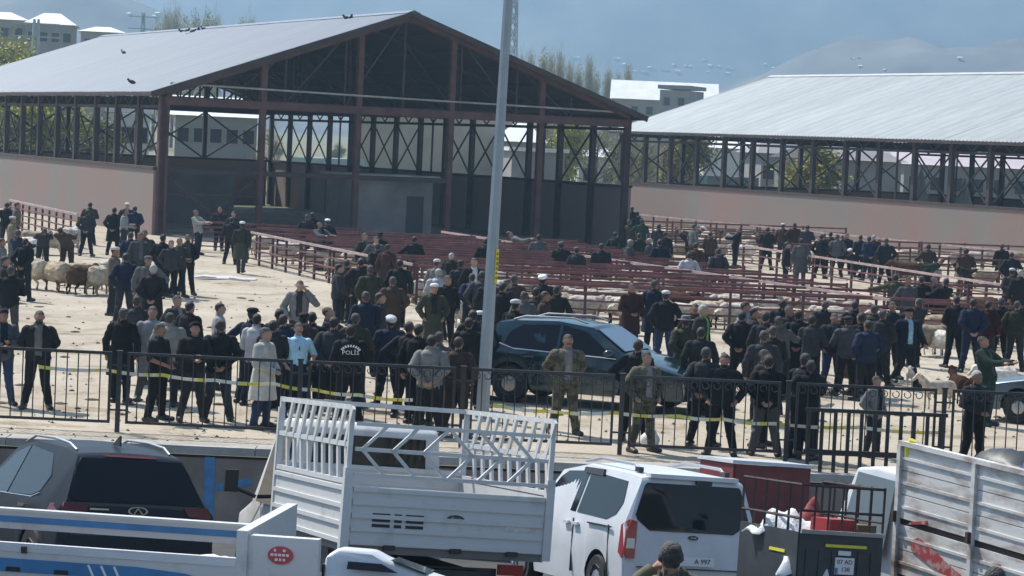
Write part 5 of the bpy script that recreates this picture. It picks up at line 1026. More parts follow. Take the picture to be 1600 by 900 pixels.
 (522, 495, S_, 170, 'coal', 'black', 'k', 'police officer group member in charcoal with pale collar print'), (548, 507, 'hold', 178, 'black', 'black', 'k', 'police officer in black jacket with white lettering on the back', dict(extra='polis')), (556, 489, S_, 160, 'olive', 'coal', 'g', 'person in olive with grey hair behind the lettered jacket'), (612, 495, 'phone', 210, 'navy', 'black', 'cap:white', 'person in navy with white peaked cap among the police'), (640, 502, S_, 170, 'black', 'black', 'b', 'person in black with brown hair right of the white peaked cap'), (655, 506, S_, 150, 'black', 'black', 'k', 'person in black with face turned by the light jacket'),
 (675, 523, B_, 175, 'lgrey', 'black', 'k', 'person in light grey hooded jacket seen from behind at the fence'), (687, 518, S_, 160, 'grey', 'black', 'g', 'person in grey half hidden by the light grey hood'), (717, 526, K_, 178, 'brown', 'brown', 'b', 'person in brown jacket seen from behind left of the pole'), (733, 496, S_, 180, 'black', 'black', 'k', 'person in black behind the brown jacket'),
 (888, 522, B_, 8, 'camo', 'camo', 'k', 'soldier in camouflage uniform with hands behind the back', dict(shirt='lgrey')), (1011, 548, K_, 30, 'camo', 'camo', 'k', 'soldier in camouflage leaning at the fence beside the car', {}), (998, 530, S_, 160, 'black', 'black', 'b', 'person in black behind the second soldier'),
 (1104, 542, S_, 165, 'coal', 'black', 'g', 'person in charcoal left of the bearded man in black'), (1133, 552, K_, 0, 'black', 'black', 'km', 'bearded person in black shirt facing the camera at the fence'), (1195, 546, S_, 60, 'coal', 'black', 'g', 'person in charcoal behind the bald head at the fence'), (1202, 555, B_, 180, 'black', 'grey', 'g', 'person in black jacket and grey trousers seen from behind'), (1259, 551, S_, 150, 'coal', 'coal', 'g', 'person in charcoal beside the balding head'), (1268, 562, 'rail', 190, 'black', 'black', 'g', 'person with bald crown in black leaning on the fence'),
 (1370, 587, K_, 60, 'mid', 'coal', 'b', 'boy in grey jacket standing behind the slatted railing', dict(sc=.8)),
 # further members of the crowd
 (1160, 486, S_, 170, 'black', 'black', 'k', 'person in black behind the walking light grey jacket'), (1233, 478, K_, 30, 'olive', 'coal', 'b', 'person in olive between the dark group and the long black coat'), (1270, 492, S_, 170, 'coal', 'black', 'k', 'person in charcoal right of the long black coat'), (1326, 494, S_, 190, 'grey', 'black', 'cap:coal', 'person in grey and dark cap right of the blue jeans'), (1357, 500, K_, 200, 'navy', 'black', 'k', 'person in navy close to the ram'), (1380, 484, S_, 150, 'coal', 'black', 'g', 'person in charcoal between the ram and the suits'),
 (1336, 470, S_, 180, 'black', 'black', 'k', 'person in black by the pen front left of the olive jacket'), (1290, 470, 'rail', 180, 'coal', 'coal', 'g', 'person in charcoal leaning on the pen front'), (1223, 468, 'rail', 170, 'navy', 'black', 'k', 'person in navy leaning on the pen front behind the dark group'), (1437, 466, 'rail', 190, 'coal', 'black', 'g', 'person in charcoal at the pen front right of the suits'), (1495, 462, S_, 180, 'black', 'black', 'k', 'person in black at the pen front left of the navy jacket'), (1590, 470, K_, 170, 'olive', 'coal', 'g', 'person in olive at the right end of the pen front'),
 (530, 412, S_, 90, 'coal', 'black', 'k', 'person in charcoal left of the striding brown jacket'), (625, 405, S_, 180, 'black', 'black', 'k', 'person in black right of the rust brown coat'), (700, 430, S_, 20, 'black', 'black', 'k', 'person in black facing the camera by the gate'), (765, 432, S_, 170, 'coal', 'black', 'k', 'person in charcoal half hidden by the lamp pole'), (870, 446, S_, 190, 'black', 'black', 'g', 'person in black by the rail above the car roof'), (268, 375, S_, 20, 'coal', 'black', 'g', 'person in charcoal between the suit and the olive jacket'), (197, 395, K_, 190, 'navy', 'coal', 'k', 'person in navy beside the pale cap'), (40, 372, S_, 160, 'black', 'black', 'k', 'person in black among the flock'), (8, 400, S_, 90, 'coal', 'black', 'g', 'person in charcoal at the left edge above the sheep'),
 (1262, 352, S_, 180, 'coal', 'black', 'k', 'person in charcoal right of the wine jacket by the wall'), (1200, 355, S_, 170, 'black', 'black', 'k', 'person in black by the far rail near the wall'), (1284, 366, S_, 160, 'black', 'black', 'k', 'person in black left of the lane group'), (1385, 372, S_, 190, 'coal', 'black', 'g', 'person in charcoal right of the lane group'), (1040, 362, S_, 170, 'black', 'black', 'k', 'person in black right of the trio'), (1110, 362, S_, 190, 'brown', 'black', 'k', 'person in brown before the light grey jacket'), (940, 380, S_, 180, 'coal', 'black', 'g', 'person in charcoal left of the shed corner column'), (760, 372, S_, 170, 'black', 'black', 'k', 'person in black behind the pole by the shed front'),
]
for r in PEOPLE:
    k = dict(r[8]) if len(r) > 8 else {}
    ex = k.pop('extra', None); p = person(*r[:8], **k)
    D = POSES[r[2]]
    if ex == 'polis':
        o = link('jacket_lettering', text_mesh('POLİS', .1, M['white_print']), p); o.matrix_local = Matrix.Translation((0, .158, 1.26)) @ Matrix.Rotation(math.pi, 4, 'Z') @ Matrix.Rotation(math.pi / 2, 4, 'X')
        for k in range(9):
            a_ = rad(25 + k * 130 / 8); MB().box((.15 * math.cos(a_), .158, 1.27 + .11 * math.sin(a_)), (.026, .006, .04), Matrix.Rotation(-(a_ - math.pi / 2), 3, 'Y')).build('jacket_stroke', M['white_print'], p)
    if ex == 'glasses': MB().ell((0, -.135, 1.27), (.012, .008, .035)).build('sunglasses', M['ink'], p)
    if ex == 'vest':
        o = slot(link('safety_vest', D['thin_top'], p), cloth('hiv')); o.scale = (1.07, 1.25, 1); o.location = (0, 0, 0)
# two people close to the camera on the road side
p = person(1050, 846, 'camera', 188, 'camo', 'coal', 'g', 'grey haired person in camouflage jacket filming in front of the white van', zf=road_z, sc=1.0)
person(1556, 886, S_, 170, 'black', 'black', 'k', 'black haired head showing before the scuffed white truck', zf=road_z, sc=1.0)
# ------------------------------------------------------------------ animals
SG = 'sheep held on the sand at the left'
animal('sheep', 50, 452, 140, 'cream', 'cream sheep at the left end of the sheep group', 'dirty', SG, 1.2); animal('sheep_low', 90, 456, 125, 'dirty', 'tawny sheep in the middle of the sheep group', 'brown', SG, 1.2); animal('sheep', 126, 461, 60, 'brown', 'dark brown sheep in the sheep group', 'dark', SG, 1.15); animal('sheep_low', 151, 461, 80, 'cream', 'pale sheep seen from behind beside the dark brown one', 'dirty', SG, 1.15); animal('sheep', 170, 453, 50, 'white', 'white sheep at the right end of the sheep group', 'cream', SG, 1.15); animal('sheep_low', 120, 449, 175, 'cream', 'cream sheep behind the dark brown sheep', 'dirty', SG)
HG = 'flock held by the pink wall'
animal('sheep', 40, 412, 150, 'white', 'white sheep at the left of the flock by the pink wall', 'dark', HG, 1.2); animal('sheep_low', 62, 408, 110, 'cream', 'cream sheep between the bending coats', 'dirty', HG, 1.2); animal('sheep', 108, 395, 75, 'white', 'white sheep right of the dark brown coat', None, HG, 1.25); animal('sheep', 50, 398, 30, 'dirty', 'dingy sheep at the back of the flock', 'brown', HG, 1.15); animal('sheep_low', 80, 398, 170, 'cream', 'cream sheep behind the dark brown coat', None, HG, 1.15)
person(95, 356, 'bend', 165, 'brown', 'brown', 'b', 'person in dark brown coat bending over the white sheep'); person(70, 357, 'bend', 200, 'coal', 'coal', 'g', 'person in charcoal bending over the flock')
animal('sheep', 717, 512, 100, 'white', 'white sheep among the people left of the pole', None, None, 1.0)
animal('sheep', 1331, 611, 250, 'dirty', 'woolly ram led on the open ground', 'fawn', None, 1.12); animal('lamb', 1421, 606, 260, 'white', 'small white lamb alone on the sand', None, None, 1.0); animal('goat', 1466, 640, 200, 'cream', 'cream goat behind the fence post', None, None, .85); animal('goat', 1497, 634, 100, 'bay', 'reddish goat beside the printed sweater', None, None, .9); animal('sheep', 1557, 628, 200, 'white', 'white sheep beside the blue grey car', None, None, 1.0)
animal('sheep', 1450, 556, 30, 'dirty', 'dirty sheep tied before the right pens', 'brown', None, 1.05); animal('sheep_low', 1464, 557, 300, 'white', 'white sheep with lowered head before the right pens', None, None, .95); animal('sheep', 1392, 552, 160, 'cream', 'cream sheep behind the walking suits', None, None, 1.0); animal('cow', 1425, 452, 170, 'brown', 'brown cow standing by the pink wall', None, None, .85)
animal('goat', 1556, 655, 170, 'bay', 'brown goat by the nose of the blue grey car', None, None, .9)
rows = cr[1:]; names = ['under the shed front', 'in the second pen row', 'in the third pen row', 'behind the wide black jacket', 'level with the yellow sticker', 'in the middle pens', 'in the third row from the dark car', 'in the second row from the dark car', 'in the pen row nearest the dark car', 'behind the men at the right rail', 'behind the tied sheep', 'behind the grey haired trio', 'near the far pink wall', 'beyond the white smock', 'before the navy coats', 'behind the bending men', 'by the brown cow']
ar = random.Random(21)
for (x0, y0, x1, y1, _), nm in zip(rows, names):
    nsh = int((x1 - x0) / 46) + 1
    for k in range(nsh):
        t = (k + ar.uniform(.1, .9)) / nsh; px = x0 + (x1 - x0) * t; py = y0 + (y1 - y0) * t - ar.uniform(1.0, 6.0)
        c = ar.choices(('white', 'cream', 'dirty', 'brown'), (5, 4, 2, .5))[0]
        animal(ar.choice(('sheep', 'sheep_low')), px, py, ar.choice((0, 180)) + ar.uniform(-25, 25), c, {'white': 'white', 'cream': 'cream', 'dirty': 'dingy', 'brown': 'brown'}[c] + ' sheep, ' + nth(k) + ' from the left penned ' + nm, ar.choice((None, 'dirty', 'dark')), 'penned sheep ' + nm, ar.uniform(.95, 1.08))
# ------------------------------------------------------------------ background: trees, houses, masts, parked vehicles, tents
def gz(x, y): return float(ground_h(np.array([x]), np.array([y]))[0])
LEAF = {k: mat('leaf ' + k, c, .8, var=.35, scale=1.2, spec=.2) for k, c in {'yg': (.4, .38, .1), 'ol': (.25, .235, .1), 'tw': (.42, .37, .2), 'gr': (.06, .09, .03)}.items()}
BARK = mat('bark', (.11, .085, .065), .95, var=.3, scale=3)
def tree_meshes(kind, seed, h=10.0, leafy=True, slim=False, n=750):
    r = random.Random(seed); tr = MB(); tips = []
    tr.tube([(0, 0, -.3), (.05, .03, h * .25), (.12 * r.uniform(-1, 1), .1, h * .55), (.2 * r.uniform(-1, 1), .1, h * .9)], [.025 * h, .02 * h, .012 * h, .003 * h], 8)
    for k in range(16 if not slim else 26):
        z = h * (r.uniform(.22, .8) if not slim else r.uniform(.12, .85)); a = r.uniform(0, 6.28); L = h * (.34 if not slim else .2) * (1.15 - z / h) * r.uniform(.7, 1.2); up = .7 if not slim else 2.2
        d = Vector((math.cos(a), math.sin(a), up)).normalized(); p0 = Vector((0, 0, z)); p1 = p0 + d * L * .55; p2 = p1 + (d + Vector((0, 0, .35))).normalized() * L * .45
        tr.tube([p0, p1, p2], [.007 * h, .004 * h, .0012 * h], 5); tips += [p1, p2, p0.lerp(p1, .7), p1.lerp(p2, .5)]
        if not slim:
            for _ in range(3):
                e_ = p1 + Vector((r.gauss(0, 1), r.gauss(0, 1), r.gauss(.4, .7))).normalized() * L * .4; tr.tube([p1.lerp(p2, r.random()), e_], [.0025 * h, .0008 * h], 4); tips.append(e_)
    tips.append(Vector((0, 0, h * .92)))
    trunk = tr.mesh('trunk', BARK, True); cr_ = MB()
    for k in range(n):
        c = Vector(r.choice(tips)); s = h * (.05 if not slim else .035); c += Vector((r.gauss(0, s), r.gauss(0, s), r.gauss(0, s * (1 if not slim else 1.6))))
        if leafy:
            q = h * (r.uniform(.009, .02) if not slim else r.uniform(.005, .011)); u = Vector((r.gauss(0, 1), r.gauss(0, 1), r.gauss(0, 1))).normalized(); v = u.cross(Vector((r.gauss(0, 1), r.gauss(0, 1), r.gauss(0, 1)))).normalized()
            cr_.add([c - u * q, c + v * q * .6, c + u * q, c - v * q * .6], [(0, 1, 2, 3)])
        else:
            d = Vector((r.gauss(0, .35), r.gauss(0, .35), 1)).normalized() * h * r.uniform(.03, .08); w = Vector((r.gauss(0, 1), r.gauss(0, 1), 0)).normalized() * h * .0022
            cr_.add([c - w, c + w, c + d], [(0, 1, 2)])
    return trunk, cr_.mesh('crown', LEAF[kind], fix=False)
TREES = {'yg': tree_meshes('yg', 1, n=8000), 'yg2': tree_meshes('yg', 5, n=7000), 'ol': tree_meshes('ol', 2, n=7000), 'pop': tree_meshes('tw', 3, leafy=True, slim=True, n=6000), 'pop2': tree_meshes('tw', 8, leafy=False, slim=True, n=6000), 'bare': tree_meshes('tw', 4, leafy=False, n=1500), 'bush': tree_meshes('ol', 6, n=5000)}
def tree(kind, px, ytop, d, label, group, wide=1.0, name='tree'):
    d *= 1.2; p = at_depth(px, ytop, d); g_ = gz(p.x, d); h = max(1.5, p.z - g_); t = thing(name, (p.x, d, g_), random.uniform(0, 6), label, 'tree', group); s = h / 10; t.scale = (s * wide, s * wide, s)
    for nm, me in zip(('trunk', 'crown'), TREES[kind]): link(nm, me, t)
TG = 'spring trees behind the sheds'
for i, (px, yt, d, k, w, lab) in enumerate([(8, 48, 172, 'yg', 1.1, 'yellow green tree above the roof at the left edge'), (32, 62, 165, 'yg2', 1.0, 'second yellow green tree beside the left lattice mast'), (50, 150, 150, 'yg', 1.5, 'yellow green tree seen through the first left bays'), (92, 165, 152, 'ol', 1.5, 'olive tree seen through the left bays'), (125, 160, 158, 'yg2', 1.4, 'pale green tree seen through the left bays near the corner'), (152, 172, 150, 'ol', 1.3, 'dull green bush seen beside the shed corner'), (15, 170, 148, 'ol', 1.4, 'olive bush seen at the first left bay'),
        (893, 175, 160, 'yg', 1.0, 'yellow green tree seen through the bays left of the corner column'), (862, 200, 165, 'ol', 1.3, 'olive tree behind the low white roofed house'), (935, 190, 158, 'bare', 1.3, 'bare tree behind the corner bays'), (1080, 186, 150, 'yg', 1.15, 'bright yellow green tree seen under the pale roof'), (1280, 205, 150, 'yg2', 1.4, 'light green tree seen under the pale roof near the blue car'), (1008, 205, 148, 'bare', 1.4, 'bare grey shrub at the far end of the pale shed'), (1040, 212, 150, 'bare', 1.2, 'second bare shrub at the far end of the pale shed'), (425, 190, 150, 'bare', 1.0, 'bare tree seen through the open gable'), (985, 196, 175, 'ol', 1.2, 'olive tree between the two sheds')]):
    tree(k, px, yt, d, lab, TG, w)
PG = 'row of bare poplars on the skyline'
pos = [(246, 30, 'a'), (262, 18, 'b'), (275, 14, 'c'), (288, 22, 'd'), (305, 17, 'e'), (324, 14, 'f'), (338, 26, 'g'), (380, 26, 'h'), (392, 30, 'i'), (815, 88, 'j'), (830, 84, 'k'), (850, 76, 'l'), (862, 86, 'm'), (876, 82, 'n'), (891, 98, 'o'), (905, 100, 'p'), (922, 92, 'q'), (932, 110, 'r'), (951, 108, 's'), (966, 112, 't'), (982, 104, 'u')]
for i, (px, yt, c) in enumerate(pos):
    lft = px < 500; n_ = i + 1 if lft else i - 8; od = ['first', 'second', 'third', 'fourth', 'fifth', 'sixth', 'seventh', 'eighth', 'ninth', 'tenth', 'eleventh', 'twelfth'][n_ - 1]
    tree(random.choice(('pop', 'pop2')), px, yt, random.uniform(300, 360), '%s bare poplar from the left %s' % (od, 'above the blue grey roof' if lft else 'beside the gable ridge'), PG, .55, 'poplar_tree')
for i in range(16):
    px = 30 + i * 100; tree(random.choice(('ol', 'bare', 'bush')), px, 206 + px * .03, random.uniform(280, 330), 'low hazy tree on the plain, %s from the left' % nth(i), 'low trees on the plain', 1.8)
WALLM = {k: mat('wall ' + k, c, .95, var=.1, scale=.6) for k, c in {'beige': (.42, .37, .29), 'grey': (.27, .26, .25), 'stone': (.33, .29, .24), 'white': (.62, .61, .58), 'dark': (.1, .1, .1), 'teal': (.08, .16, .18)}.items()}
ROOFM = {k: mat('roof ' + k, c, .6, var=.08, scale=.5) for k, c in {'white': (.7, .71, .72), 'pink': (.5, .43, .45), 'grey': (.22, .2, .2), 'slate': (.1, .1, .105)}.items()}
WIN = glass_mat('far window glass', (.03, .035, .045), .15)
def house(px0, px1, y_ridge, y_eave, d, label, wall='grey', roof='white', hip=True, depth=9.0, rows=2, cols=4, name='house', rz=.12, flat=False):
    d *= 1.2; a, b = at_depth(px0, y_eave, d), at_depth(px1, y_eave, d); w = (b - a).length; c = (a + b) / 2; g_ = gz(c.x, d); he = c.z - g_; hr = at_depth((px0 + px1) / 2, y_ridge, d).z - g_
    H = thing(name, (c.x, d, g_), rz, label, 'building'); MB().box((0, depth / 2, he / 2 - .5), (w, depth, he + 1)).build('wall', WALLM[wall], H)
    o = .45; x, y0, y1 = w / 2 + o, -o, depth + o; ym = depth / 2; ix = min(w * .32, depth * .45) if hip else -o
    if flat: MB().box((0, depth / 2, hr - .1), (w + .5, depth + .5, max(.25, hr - he))).build('roof', ROOFM[roof], H)
    else:
        MB().add([(-x, y0, he), (x, y0, he), (x, y1, he), (-x, y1, he), (-w / 2 + ix, ym, hr), (w / 2 - ix, ym, hr)], [(0, 1, 5, 4), (1, 2, 5), (2, 3, 4, 5), (3, 0, 4), (3, 2, 1, 0)]).build('roof', ROOFM[roof], H)
    for r in range(rows):
        for q in range(cols):
            xx = -w / 2 + w * (q + .5) / cols; zz = he - 1.5 - r * 2.9
            if zz < 1: continue
            f = MB().box((xx, -.02, zz), (1.0, .1, 1.2)).build('window', WALLM['stone'], H); MB().box((xx, -.078, zz), (.86, .02, 1.06)).build('pane', WIN, f)
    return H
house(-45, 40, 16, 30, 262, 'tall pale house with white hipped roof at the left edge', 'stone', 'white', rows=3); house(42, 114, 18, 38, 255, 'grey house with white hipped roof beside the lattice mast', 'grey', 'white', rows=3); house(127, 192, 40, 50, 285, 'low grey house with white hipped roof and chimney', 'stone', 'white', rows=3, cols=3)
house(958, 1118, 126, 157, 300, 'long grey house with broad white roof between the sheds', 'stone', 'white', False, 12, 1, 7, rz=-.05); house(1030, 1078, 135, 141, 288, 'grey box shaped house before the broad white roof', 'grey', 'grey', False, 6, 1, 2, flat=True, rz=-.4)
house(565, 820, 150, 178, 178, 'large beige windowless store behind the blue grey shed', 'beige', 'grey', False, 14, 0, 0, name='storehouse', rz=.05); house(275, 402, 150, 182, 168, 'grey store with white roof edge seen through the open gable', 'grey', 'white', False, 10, 1, 5, name='storehouse', rz=.1)
house(795, 850, 192, 222, 172, 'low house with bright white roof behind the lamp pole', 'stone', 'white', True, 8, 1, 2); house(800, 884, 232, 238, 150, 'flat roofed grey hut below the white roof', 'grey', 'white', True, 5, 0, 0, flat=True); house(170, 232, 170, 178, 156, 'pale low hut seen beside the shed corner', 'white', 'white', True, 5, 1, 3, flat=True)
house(1100, 1192, 214, 232, 190, 'white hall with dark band seen under the pale roof', 'white', 'white', False, 10, 0, 0, name='storehouse'); house(1190, 1236, 222, 240, 172, 'grey house with hipped roof seen under the pale roof', 'grey', 'grey', True, 8, 1, 2); house(1318, 1414, 228, 252, 160, 'plain grey gabled store seen under the pale roof', 'grey', 'grey', False, 12, 0, 0, name='storehouse', rz=.35); house(1412, 1680, 218, 262, 176, 'wide hall with pinkish roof at the right', 'grey', 'pink', False, 22, 1, 8, name='storehouse', rz=.05)
house(905, 1000, 232, 246, 185, 'low pale house seen behind the shed corner column', 'white', 'white', True, 8, 1, 3)
def lattice(px, ytop, d, label, w=.9, arms=2):
    d *= 1.2; p = at_depth(px, ytop, d); g_ = gz(p.x, d); h = p.z - g_; T = thing('lattice_mast', (p.x, d, g_), .3, label, 'mast'); sm = M['galv']
    f = lambda sx, sy, t: Vector((sx * w * (1 - .7 * t), sy * w * (1 - .7 * t), h * t))
    for sx in (-1, 1):
        for sy in (-1, 1): MB().bar(f(sx, sy, 0), f(sx, sy, 1), .2).build('leg', sm, T)
    n = int(h / 2.2)
    for k in range(n):
        a, b = k / n, (k + 1) / n
        for s_ in (-1, 1):
            MB().bar(f(-1, s_, a), f(1, s_, b), .13).build('lacing', sm, T); MB().bar(f(1, s_, a), f(-1, s_, b), .13).build('lacing', sm, T)
    for k in range(arms): MB().bar((-2.4, 0, h * (.97 - .09 * k)), (2.4, 0, h * (.97 - .09 * k)), .14).build('cross_arm', sm, T)
lattice(806, -60, 300, 'tall grey lattice mast rising behind the lamp pole'); lattice(57, 30, 225, 'short lattice mast with cross arms before the left houses', .7); lattice(224, 20, 350, 'thin lattice mast on the skyline above the roof', .6)
# vehicles behind the sheds
def far_vehicle(px, py, d, kind, label, col, rz=0.0):
    d *= 1.2; p = at_depth(px, py, d); V = thing(kind, (p.x, d, gz(p.x, d)), rz, label, 'car' if kind == 'parked_car' else kind.split('_')[-1])
    if kind == 'parked_car':
        body = MB().loft([[Vector((x, sy * wd_, z)) for x, z in prof] for sy, wd_ in ((-1, .85), (1, .85)) for prof in ([(-2.1, .35), (-2.1, .85), (-1.5, .95), (-1.0, 1.42), (.5, 1.45), (1.1, 1.0), (2.05, .85), (2.1, .35)],)]).build('body', col, V)
        for a, b in ((-.95, -.15), (-.05, .75)): MB().prism([(a, -.86, 1.0), (b, -.86, 1.0), (b - .15 if b > 0 else b, -.86, 1.36), (a + .12 if a < -.5 else a, -.86, 1.36)], (0, -.01, 0)).build('side_window', M['glass'], V)
        for x in (-1.3, 1.3):
            for sd in (-1, 1): wheel(V, x, sd * .78, .31)
    elif kind == 'parked_bus':
        MB().box((0, 0, 1.75), (8, 2.4, 2.7)).build('body', col, V)
        for k in range(6): MB().box((-3.2 + k * 1.25, -1.21, 2.2), (1.05, .03, .9)).build('side_window', M['glass'], V)
        for x in (-2.6, 2.6):
            for sd in (-1, 1): wheel(V, x, sd * 1.1, .48, .3)
    else:
        MB().box((-1, 0, 2.0), (4.2, 2.3, 2.3)).build('cargo_box', col, V); MB().box((2.1, 0, 1.5), (1.6, 2.2, 2.1)).build('cab', M['white_paint'], V); MB().box((2.2, -1.11, 2.0), (1.0, .03, .7)).build('side_window', M['glass'], V); MB().box((2.91, 0, 2.0), (.03, 1.9, .8)).build('windscreen', M['glass'], V)
        for x in (-2.2, 2.0):
            for sd in (-1, 1): wheel(V, x, sd * 1.0, .45, .28)
far_vehicle(510, 262, 158, 'parked_bus', 'pale teal bus parked behind the open gable', mat('pale teal bus paint', (.3, .42, .42), .4), 1.2); far_vehicle(1150, 285, 150, 'box_truck', 'grey blue box truck parked under the far trees', mat('grey blue box', (.25, .34, .38), .5), .5)
for px, py, d, lab, c, rz in ((1275, 290, 140, 'white and blue car parked behind the pale shed', (.5, .55, .65), .3), (1345, 290, 150, 'white car beside the plain grey store', (.75, .75, .75), .1), (700, 270, 150, 'white car parked behind the sheep pens shed', (.75, .75, .75), .1), (748, 272, 150, 'second white car behind the lamp pole', (.7, .7, .72), .1), (610, 266, 150, 'pale car behind the block room roof', (.6, .6, .6), .2), (1112, 285, 148, 'silver car left of the box truck', (.45, .47, .5), .2), (820, 274, 150, 'white car behind the right bays of the gable shed', (.75, .75, .75), 0), (545, 268, 148, 'white car beside the pale teal bus', (.7, .7, .7), .3), (1585, 296, 150, 'white car at the far right behind the pale shed', (.7, .72, .75), 0)):
    far_vehicle(px, py, d, 'parked_car', lab, mat('far paint %d' % px, c, .4), rz)
def tent(px, w_px, ytop, ybot, d, label):
    d *= 1.2; s = FPX / d; p = at_depth(px, ybot, d); g_ = gz(p.x, d); h = at_depth(px, ytop, d).z - g_; w = w_px / s; r_ = random.Random(px); n = 22; rings = []
    for t, k in ((0, 1.0), (.3, .8), (.6, .5), (.85, .2), (1, .03)):
        rings.append([Vector((w / 2 * k * math.cos(a) * (1 + .08 * math.sin(7 * a)), w / 2 * k * math.sin(a) * (1 + .08 * math.sin(7 * a)), h * t)) for a in [2 * math.pi * q / n for q in range(n)]])
    o = MB().loft(rings).build('white_tent', mat('white canvas', (.75, .76, .78), .8)); o.location = (p.x, d, g_); tag(o, label, 'tent')
tent(1438, 48, 262, 303, 132, 'pointed white tent behind the pale shed'); tent(1507, 52, 278, 304, 132, 'low white tent right of the pointed one')
# white houses of a far village on the slope
def on_hill(px, py):
    d = ray(px, py); t = np.arange(900, 5800, 12.0); x = d.x / d.y * t; z = CAMZ + d.z / d.y * t; hh = np.maximum(np.where(t > 1000, hill_h(x, t), 0), np.where(t < 2000, ground_h(x, t), 0)); k = np.nonzero(z <= hh)[0]
    return Vector((x[k[0]], t[k[0]], hh[k[0]])) if len(k) else None
vm = MB().box((0, 0, 2), (9, 8, 5)).mesh('wall', mat('far village wall', (.6, .58, .54), .9)); rm = MB().prism([(-6, -6, 4.5), (6, -6, 4.5), (0, -6, 8)], (0, 12, 0)).mesh('roof', ROOFM['white'])
vr = random.Random(9); vill = [(vr.uniform(960, 1160), vr.gauss(112, 6)) for _ in range(22)] + [(vr.uniform(800, 960), vr.uniform(90, 118)) for _ in range(8)] + [(vr.uniform(1100, 1500), vr.uniform(95, 112)) for _ in range(8)] + [(vr.uniform(200, 260), vr.uniform(25, 40)) for _ in range(3)]
for vi, (px, py) in enumerate(sorted(vill)):
    p = on_hill(px, py)
    if p is None: continue
    H = thing('village_house', p, vr.uniform(0, 3), 'tiny white house on the hazy slope, %s from the left' % nth(vi), 'house', 'houses of the far village'); s = vr.uniform(.45, .8) * p.y / 5000; H.scale = (s * 1.4, s, s * .8); link('wall', vm, H); link('roof', rm, H)
# pigeons on the shed roof
bm_ = MB(); bm_.ell((0, 0, .1), (.16, .075, .075), Matrix.Rotation(-.3, 3, 'Y')); bm_.ell((.15, 0, .19), (.05, .045, .05)); bm_.loft([[Vector((x, y * w, .07 + x * .3)) for y in (-1, 1)] + [Vector((x, y * w, .05 + x * .3)) for y in (1, -1)] for x, w in ((-.12, .05), (-.34, .07))]); bme = remesh(bm_, .016, 1, .5, 'pigeon'); bme.materials.append(mat('pigeon grey', (.03, .032, .038), .6))
def roof_pt(px, py):
    d = ray(px, py); n = Vector((-.3226, 0, .9465)); A = SANG; nw = Vector((n.x * math.cos(A), n.x * math.sin(A), n.z)); p0 = W0 + Vector((0, 0, EAVE + .22)); C0 = Vector((0, 0, CAMZ)); return C0 + d * ((p0 - C0).dot(nw) / d.dot(nw))
for i, (px, py, lab) in enumerate(((284, 52, 'first pigeon in the row near the roof ridge'), (292, 51, 'second pigeon in the row near the roof ridge'), (301, 52, 'third pigeon in the row near the roof ridge'), (310, 49, 'fourth pigeon in the row near the roof ridge'), (318, 48, 'last pigeon in the row near the roof ridge'), (542, 32, 'pigeon perched near the gable peak'), (548, 31, 'second pigeon perched near the gable peak'), (193, 85, 'lone pigeon in the middle of the blue grey roof'), (206, 132, 'lone pigeon at the eave of the blue grey roof'))):
    o = link('pigeon', bme, None, roof_pt(px, py)); o.rotation_euler = (0, 0, random.uniform(0, 6)); o.scale = (1.2,) * 3; tag(o, lab, 'bird', 'pigeons on the shed roof')
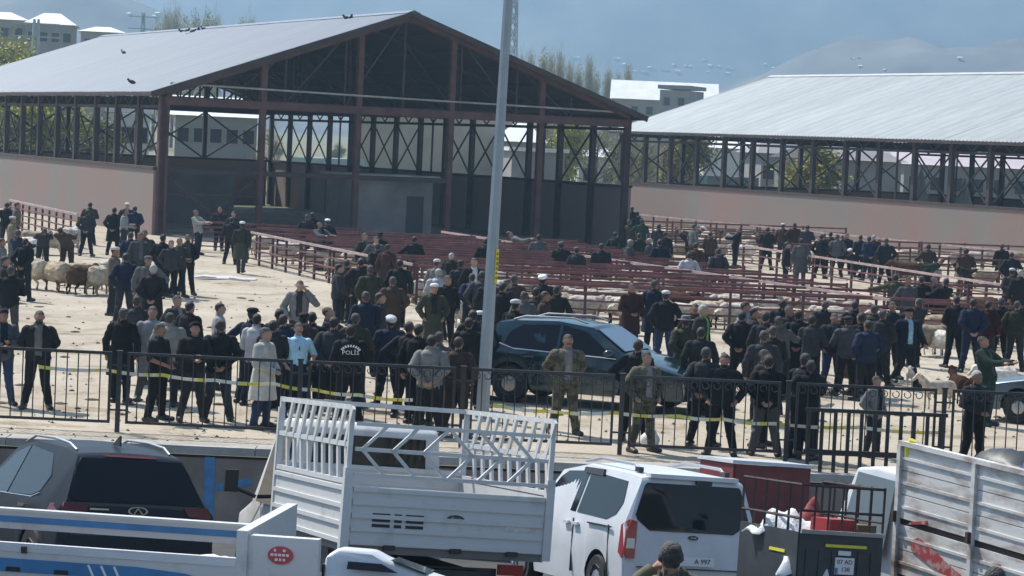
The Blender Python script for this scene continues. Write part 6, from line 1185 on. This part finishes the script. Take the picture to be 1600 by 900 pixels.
# ------------------------------------------------------------------ litter on the sand
sr = random.Random(31); gv = MB()
for k in range(900):
    px, py = sr.uniform(0, 1600), sr.uniform(430, 690); g = on_ground(px, py); r = sr.uniform(.012, .05)
    gv.add([g + Vector((r * sr.uniform(.6, 1.3), 0, 0)), g + Vector((0, r * sr.uniform(.6, 1.3), 0)), g + Vector((-r, 0, 0)), g + Vector((0, -r, 0)), g + Vector((0, 0, r * .9))], [(0, 1, 4), (1, 2, 4), (2, 3, 4), (3, 0, 4)])
tag(gv.build('loose_stones', mat('brown stone', (.1, .08, .065), .95)), 'small loose stones and droppings scattered on the sand', 'stones', kind='stuff')
st_ = MB()
for k in range(1600):
    px, py = sr.gauss(sr.choice((250, 700, 1150, 1450)), 170), sr.uniform(440, 690); g = on_ground(min(1620, max(-20, px)), py); a = sr.uniform(0, 6.28); L_ = sr.uniform(.05, .16); u = Vector((math.cos(a), math.sin(a), 0)) * L_; w = Vector((-math.sin(a), math.cos(a), 0)) * .008
    st_.add([g - u - w + Vector((0, 0, .012)), g + u - w + Vector((0, 0, .02)), g + u + w + Vector((0, 0, .02)), g - u + w + Vector((0, 0, .012))], [(0, 1, 2, 3)])
tag(st_.build('loose_straw', mat('straw', (.34, .27, .13), .9), fix=False), 'loose straw strewn over the sand', 'straw', kind='stuff')
dg_ = MB()
for k in range(150):
    px, py = sr.uniform(0, 1600), sr.uniform(440, 660); g = on_ground(px, py); r = sr.uniform(.05, .16)
    dg_.loft([[g + Vector((r * q * math.cos(t) * (1 + .25 * math.sin(3 * t + k)), r * q * math.sin(t) * (1 + .25 * math.cos(2 * t + k)), z)) for t in [2 * math.pi * j / 9 for j in range(9)]] for q, z in ((1, -.005), (.8, .02), (.3, .035))])
tag(dg_.build('dung', mat('dry dung', (.085, .065, .045), .95)), 'flat dark dung patches dotted over the yard', 'dung', kind='stuff')
def strip(pts, wid, m, label, name, cat):
    P = [on_ground(x, y) for x, y in pts]; r_ = []
    for i, p in enumerate(P):
        z = .012 + .02 * (i % 2); r_.append([p + Vector((0, -wid * (1 + .3 * math.sin(i * 2.1)), z)), p + Vector((0, wid, z + .015)), p + Vector((0, wid, -.005)), p + Vector((0, -wid, -.005))])
    tag(MB().loft(r_).build(name, m, smooth=True), label, cat)
strip([(300, 433), (320, 432), (340, 433), (360, 434), (380, 436), (400, 438)], .35, mat('pale plastic sheet', (.62, .58, .62), .4), 'pale plastic sheet lying on the sand before the pens', 'plastic_sheet', 'sheet')
strip([(305, 436), (330, 437), (355, 437), (390, 440)], .12, mat('wet dark mud', (.12, .1, .1), .5), 'dark wet strip along the pale plastic sheet', 'wet_strip', 'puddle')
g = on_ground(1015, 698); o = MB().ell((0, 0, .12), (.17, .15, .14)).ell((.05, 0, .24), (.06, .05, .07)).build('plastic_bag', M['sack'], smooth=True); o.location = g; tag(o, 'white plastic bag at the feet of the second soldier', 'bag')
